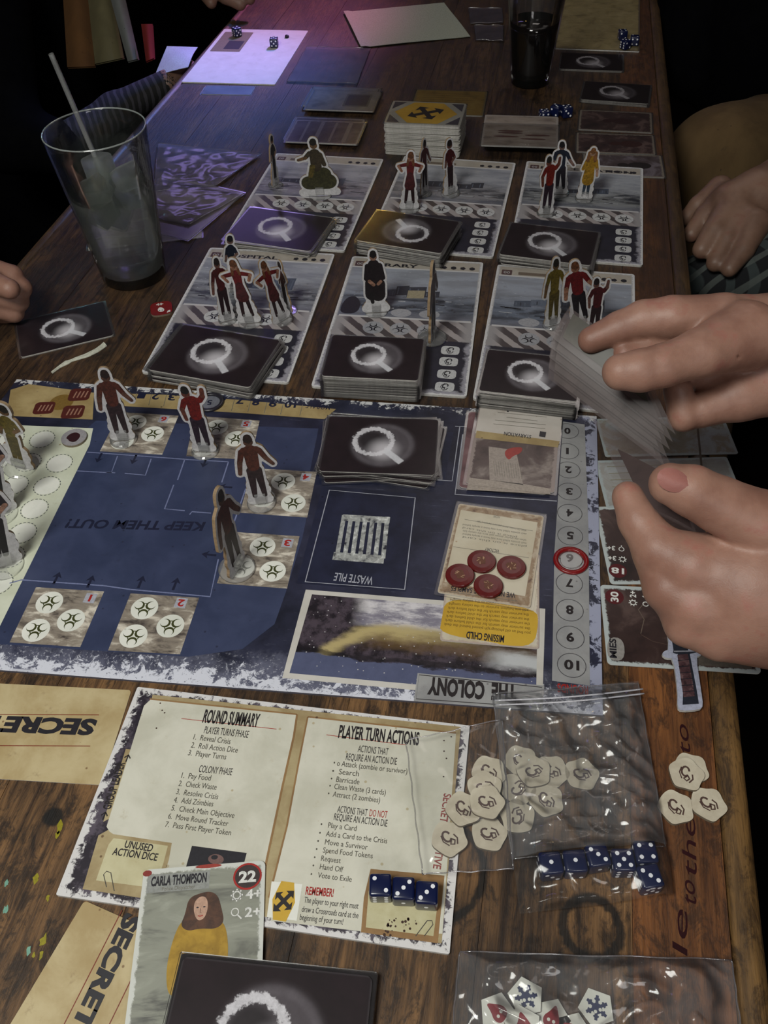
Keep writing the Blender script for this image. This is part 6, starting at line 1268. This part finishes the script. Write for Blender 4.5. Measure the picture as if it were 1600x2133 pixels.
names = ['front sleeved card with dark olive patch pinched by the upper thumb', 'held sleeved card just behind the olive one', 'held sleeved card in the middle of the fan', 'held sleeved card fourth from the front of the fan', 'backmost sleeved card of the held fan, lowest edge showing']
for k in range(5):
    d = k*4; held('held_card', names[k], [(1186-9*k, 640+13*k, 510+d), (1330-3*k, 742+10*k, 490+d), (1408-6*k, 905+16*k, 486+d), (1146-1*k, 700+22*k, 512+d)], (.08, .84, .08, .80) if k == 0 else (.05, .95, .06, .94), k, HC[0] if k == 0 else HC[1])
held('held_card', 'clear sleeved card gripped between the lower thumb and finger', [(1234, 872, 446), (1392, 955, 418), (1452, 1112, 398), (1318, 1048, 408)], (.2, .95, .3, .95), 6, HC[1])
# person at the upper left
pa = root('person', 'person in black at the upper left with brown and cream panelled scarf and striped sleeve', 'person', (-560, 1560, -300), 0)
V3 = lambda *a: np.array(a, float)
A1, A2, A3 = P(130, 310, -80), P(240, 232, -52), P(350, 176, -26)
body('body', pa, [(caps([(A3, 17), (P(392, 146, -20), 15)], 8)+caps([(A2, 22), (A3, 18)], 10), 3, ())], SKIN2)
body('black_jumper', pa, [(caps([(V3(-600, 1600, -420), 150), (V3(-600, 1620, 60), 160), (V3(-600, 1640, 300), 110)], 40)+caps([(V3(-560, 1500, 180), 80), (A1+V3(-90, 40, 10), 50), (A1, 38)], 30), 9, ())], BLK)
def stripe():
    x, y, z = xyz(); n = noise(vec(x, y, z), .02, 3); w = mth('PINGPONG', x*.9+y*.35+n*16, 4.5)
    return dict(col=mixc(ss(w, 2.4, 3.0), srgb(3, 3, 4), srgb(46, 44, 50)), rough=.85)
body('striped_sleeve', pa, [(caps([(A1, 30), (A2, 24), (A3, 20)], 12), 3.0, ())], material('striped_cloth', stripe))
def band(nm, pts, col, dep, w):
    g = G(); m_ = m_parch(nm+'_cloth', col, tuple(c*1.25 for c in col), tuple(c*.6 for c in col), sc=.03, rough=.9); N = 14; vs = []
    for i in range(N+1):
        a = i/N; L_ = np.array(pts[0])*(1-a)+np.array(pts[1])*a; R_ = np.array(pts[3])*(1-a)+np.array(pts[2])*a
        for j in range(9):
            b = j/8; px_, py_ = L_*(1-b)+R_*b; vs.append(PD(px_, py_, dep-w*math.sin(b*math.pi)-8*a))
    g.add(vs, [[i*9+j, i*9+j+1, (i+1)*9+j+1, (i+1)*9+j] for i in range(N) for j in range(8)], m_); g.add([v+_fw*4 for v in vs], [[i*9+j, (i+1)*9+j, (i+1)*9+j+1, i*9+j+1] for i in range(N) for j in range(8)], m_)
    o = g.build(nm, pa, True); return o
band('brown_panel', [(128, -60), (140, 140), (198, 138), (178, -60)], srgb(86, 56, 24), 1330, 16)
band('cream_panel', [(176, -60), (198, 133), (258, 120), (224, -60)], srgb(88, 82, 56), 1330, 14)
band('white_panel', [(220, -40), (266, 128), (289, 122), (252, -40)], srgb(98, 100, 98), 1315, 10)
band('red_cup_band', [(294, 50), (304, 128), (322, 120), (318, 50)], srgb(110, 22, 18), 1300, 8)  # made-up band standing in for a red neon-lit cup, not clothing
# far hand over the table corner
pb = root('person', 'blurry orange fingers of a person reaching in at the top border over the far sheet', 'person', P(470, -60, 30), 0)
hb = caps([D(500, 8, 1330, 10), D(470, -8, 1330, 11), D(420, -40, 1345, 15)], 5)+caps([D(520, -4, 1325, 9.5), D(480, -25, 1330, 11), D(420, -50, 1345, 15)], 2.5)+caps([D(440, 6, 1335, 9), D(425, -20, 1345, 13)], 3)+caps([D(420, -45, 1345, 24), D(330, -110, 1390, 28)], 10)
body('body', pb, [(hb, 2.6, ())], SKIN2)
body('dark_sleeve', pb, [(caps([D(400, -60, 1355, 34), D(330, -160, 1420, 40), D(300, -260, 1500, 50)], 12), 6, ())], BLK)
# fist at the left border
pc = root('person', 'fist of a person resting on the table edge at the left picture border', 'person', P(-120, 620, 0), 0)
K3 = lambda px_, py_, z_, r: (P(px_, py_, z_), r)
hc = []
for k, (x, y, zz) in enumerate(((26, 574, 44), (44, 600, 34), (38, 628, 24), (28, 650, 14))):
    hc += caps([K3(x-30, y+8, zz-12, 8), K3(x, y, zz, 9.2), K3(x-52, y-14, zz+10, 11), K3(x-130, y-20, zz+6, 16)], 2.4)
hc += caps([K3(-100, 600, 38, 26), K3(-260, 600, 30, 28), K3(-420, 610, 10, 30)], 9)+caps([K3(20, 602, 50, 9), K3(-20, 586, 50, 10), K3(-100, 590, 46, 15)], 3)
body('body', pc, [(hc, 2.0, ())], SKIN)
body('dark_sleeve', pc, [(caps([K3(-220, 600, 30, 38), K3(-480, 620, -10, 50), (V3(-800, 760, -60), 60)], 12), 6, ())], BLK)
# person at the upper right
pd = root('person', 'person in black top and khaki trousers at the upper right, one hand on the knee', 'person', (620, 1250, -300), 0)
wr = P(1640, 330, -10)
hd = caps([K3(1670, 350, 10, 28), K3(1580, 410, -2, 28), K3(1530, 430, -8, 27)], 9)+caps([K3(1530, 440, -8, 22), K3(1490, 480, -16, 13), K3(1462, 520, -28, 10)], 3)+caps([K3(1515, 415, -8, 18), K3(1470, 450, -18, 12), K3(1440, 488, -30, 9.5)], 3)+caps([K3(1545, 460, -12, 20), K3(1515, 500, -20, 12), K3(1490, 548, -34, 9.5)], 3)+caps([K3(1500, 395, -6, 15), K3(1455, 428, -20, 10.5), K3(1430, 455, -34, 9)], 3)+caps([K3(1570, 470, -10, 18), K3(1550, 520, -22, 11), K3(1520, 560, -34, 9)], 3)
hd += caps([K3(1670, 350, 10, 28), K3(1850, 280, 60, 34)], 9)
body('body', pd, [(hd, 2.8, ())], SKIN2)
body('black_top', pd, [(caps([(V3(720, 1340, -380), 170), (V3(700, 1340, 0), 180), (V3(680, 1360, 260), 140)], 40)+caps([K3(1700, 260, 20, 44), (V3(640, 1080, 160), 60), (V3(680, 1250, 240), 80)], 25)+caps([(V3(560, 1560, 120), 90), (V3(520, 1400, -60), 60)], 25), 9, ())], BLK)
KH = m_parch('khaki_cloth', srgb(86, 66, 40), srgb(104, 82, 52), srgb(50, 40, 30), sc=.02, rough=.95)
body('khaki_trousers', pd, [(caps([(V3(720, 1160, -190), 100), K3(1660, 300, -120, 84), K3(1500, 350, -120, 76), (V3(470, 900, -600), 60)], 30), 8, ())], KH)
def plaid():
    x, y, z = xyz(); a = mth('PINGPONG', x+y*.4, 9.0); b = mth('PINGPONG', y-x*.3+z*.5, 11.0); n = noise(vec(x, y, z), .05, 4)
    c = mixc(ss(a, 5, 6)*.6, srgb(16, 18, 22), srgb(74, 84, 84)); c = mixc(ss(b, 7, 8)*.6, c, srgb(104, 110, 106)); return dict(col=mixc(n*.6, c, srgb(14, 14, 18)), rough=.95)
pe = material('plaid_cloth', plaid)
body('plaid_shirt_tail', pd, [(caps([K3(1456, 575, -70, 24), K3(1520, 572, -60, 30), K3(1640, 560, -50, 46), K3(1800, 560, -60, 60)], 16), 4, ())], pe)
# remove prototypes that were never placed
for o in list(COL.objects):
    if o.type == 'EMPTY' and not o.get('label') and o.parent is None:
        for ch in list(o.children): bpy.data.objects.remove(ch)
        bpy.data.objects.remove(o)
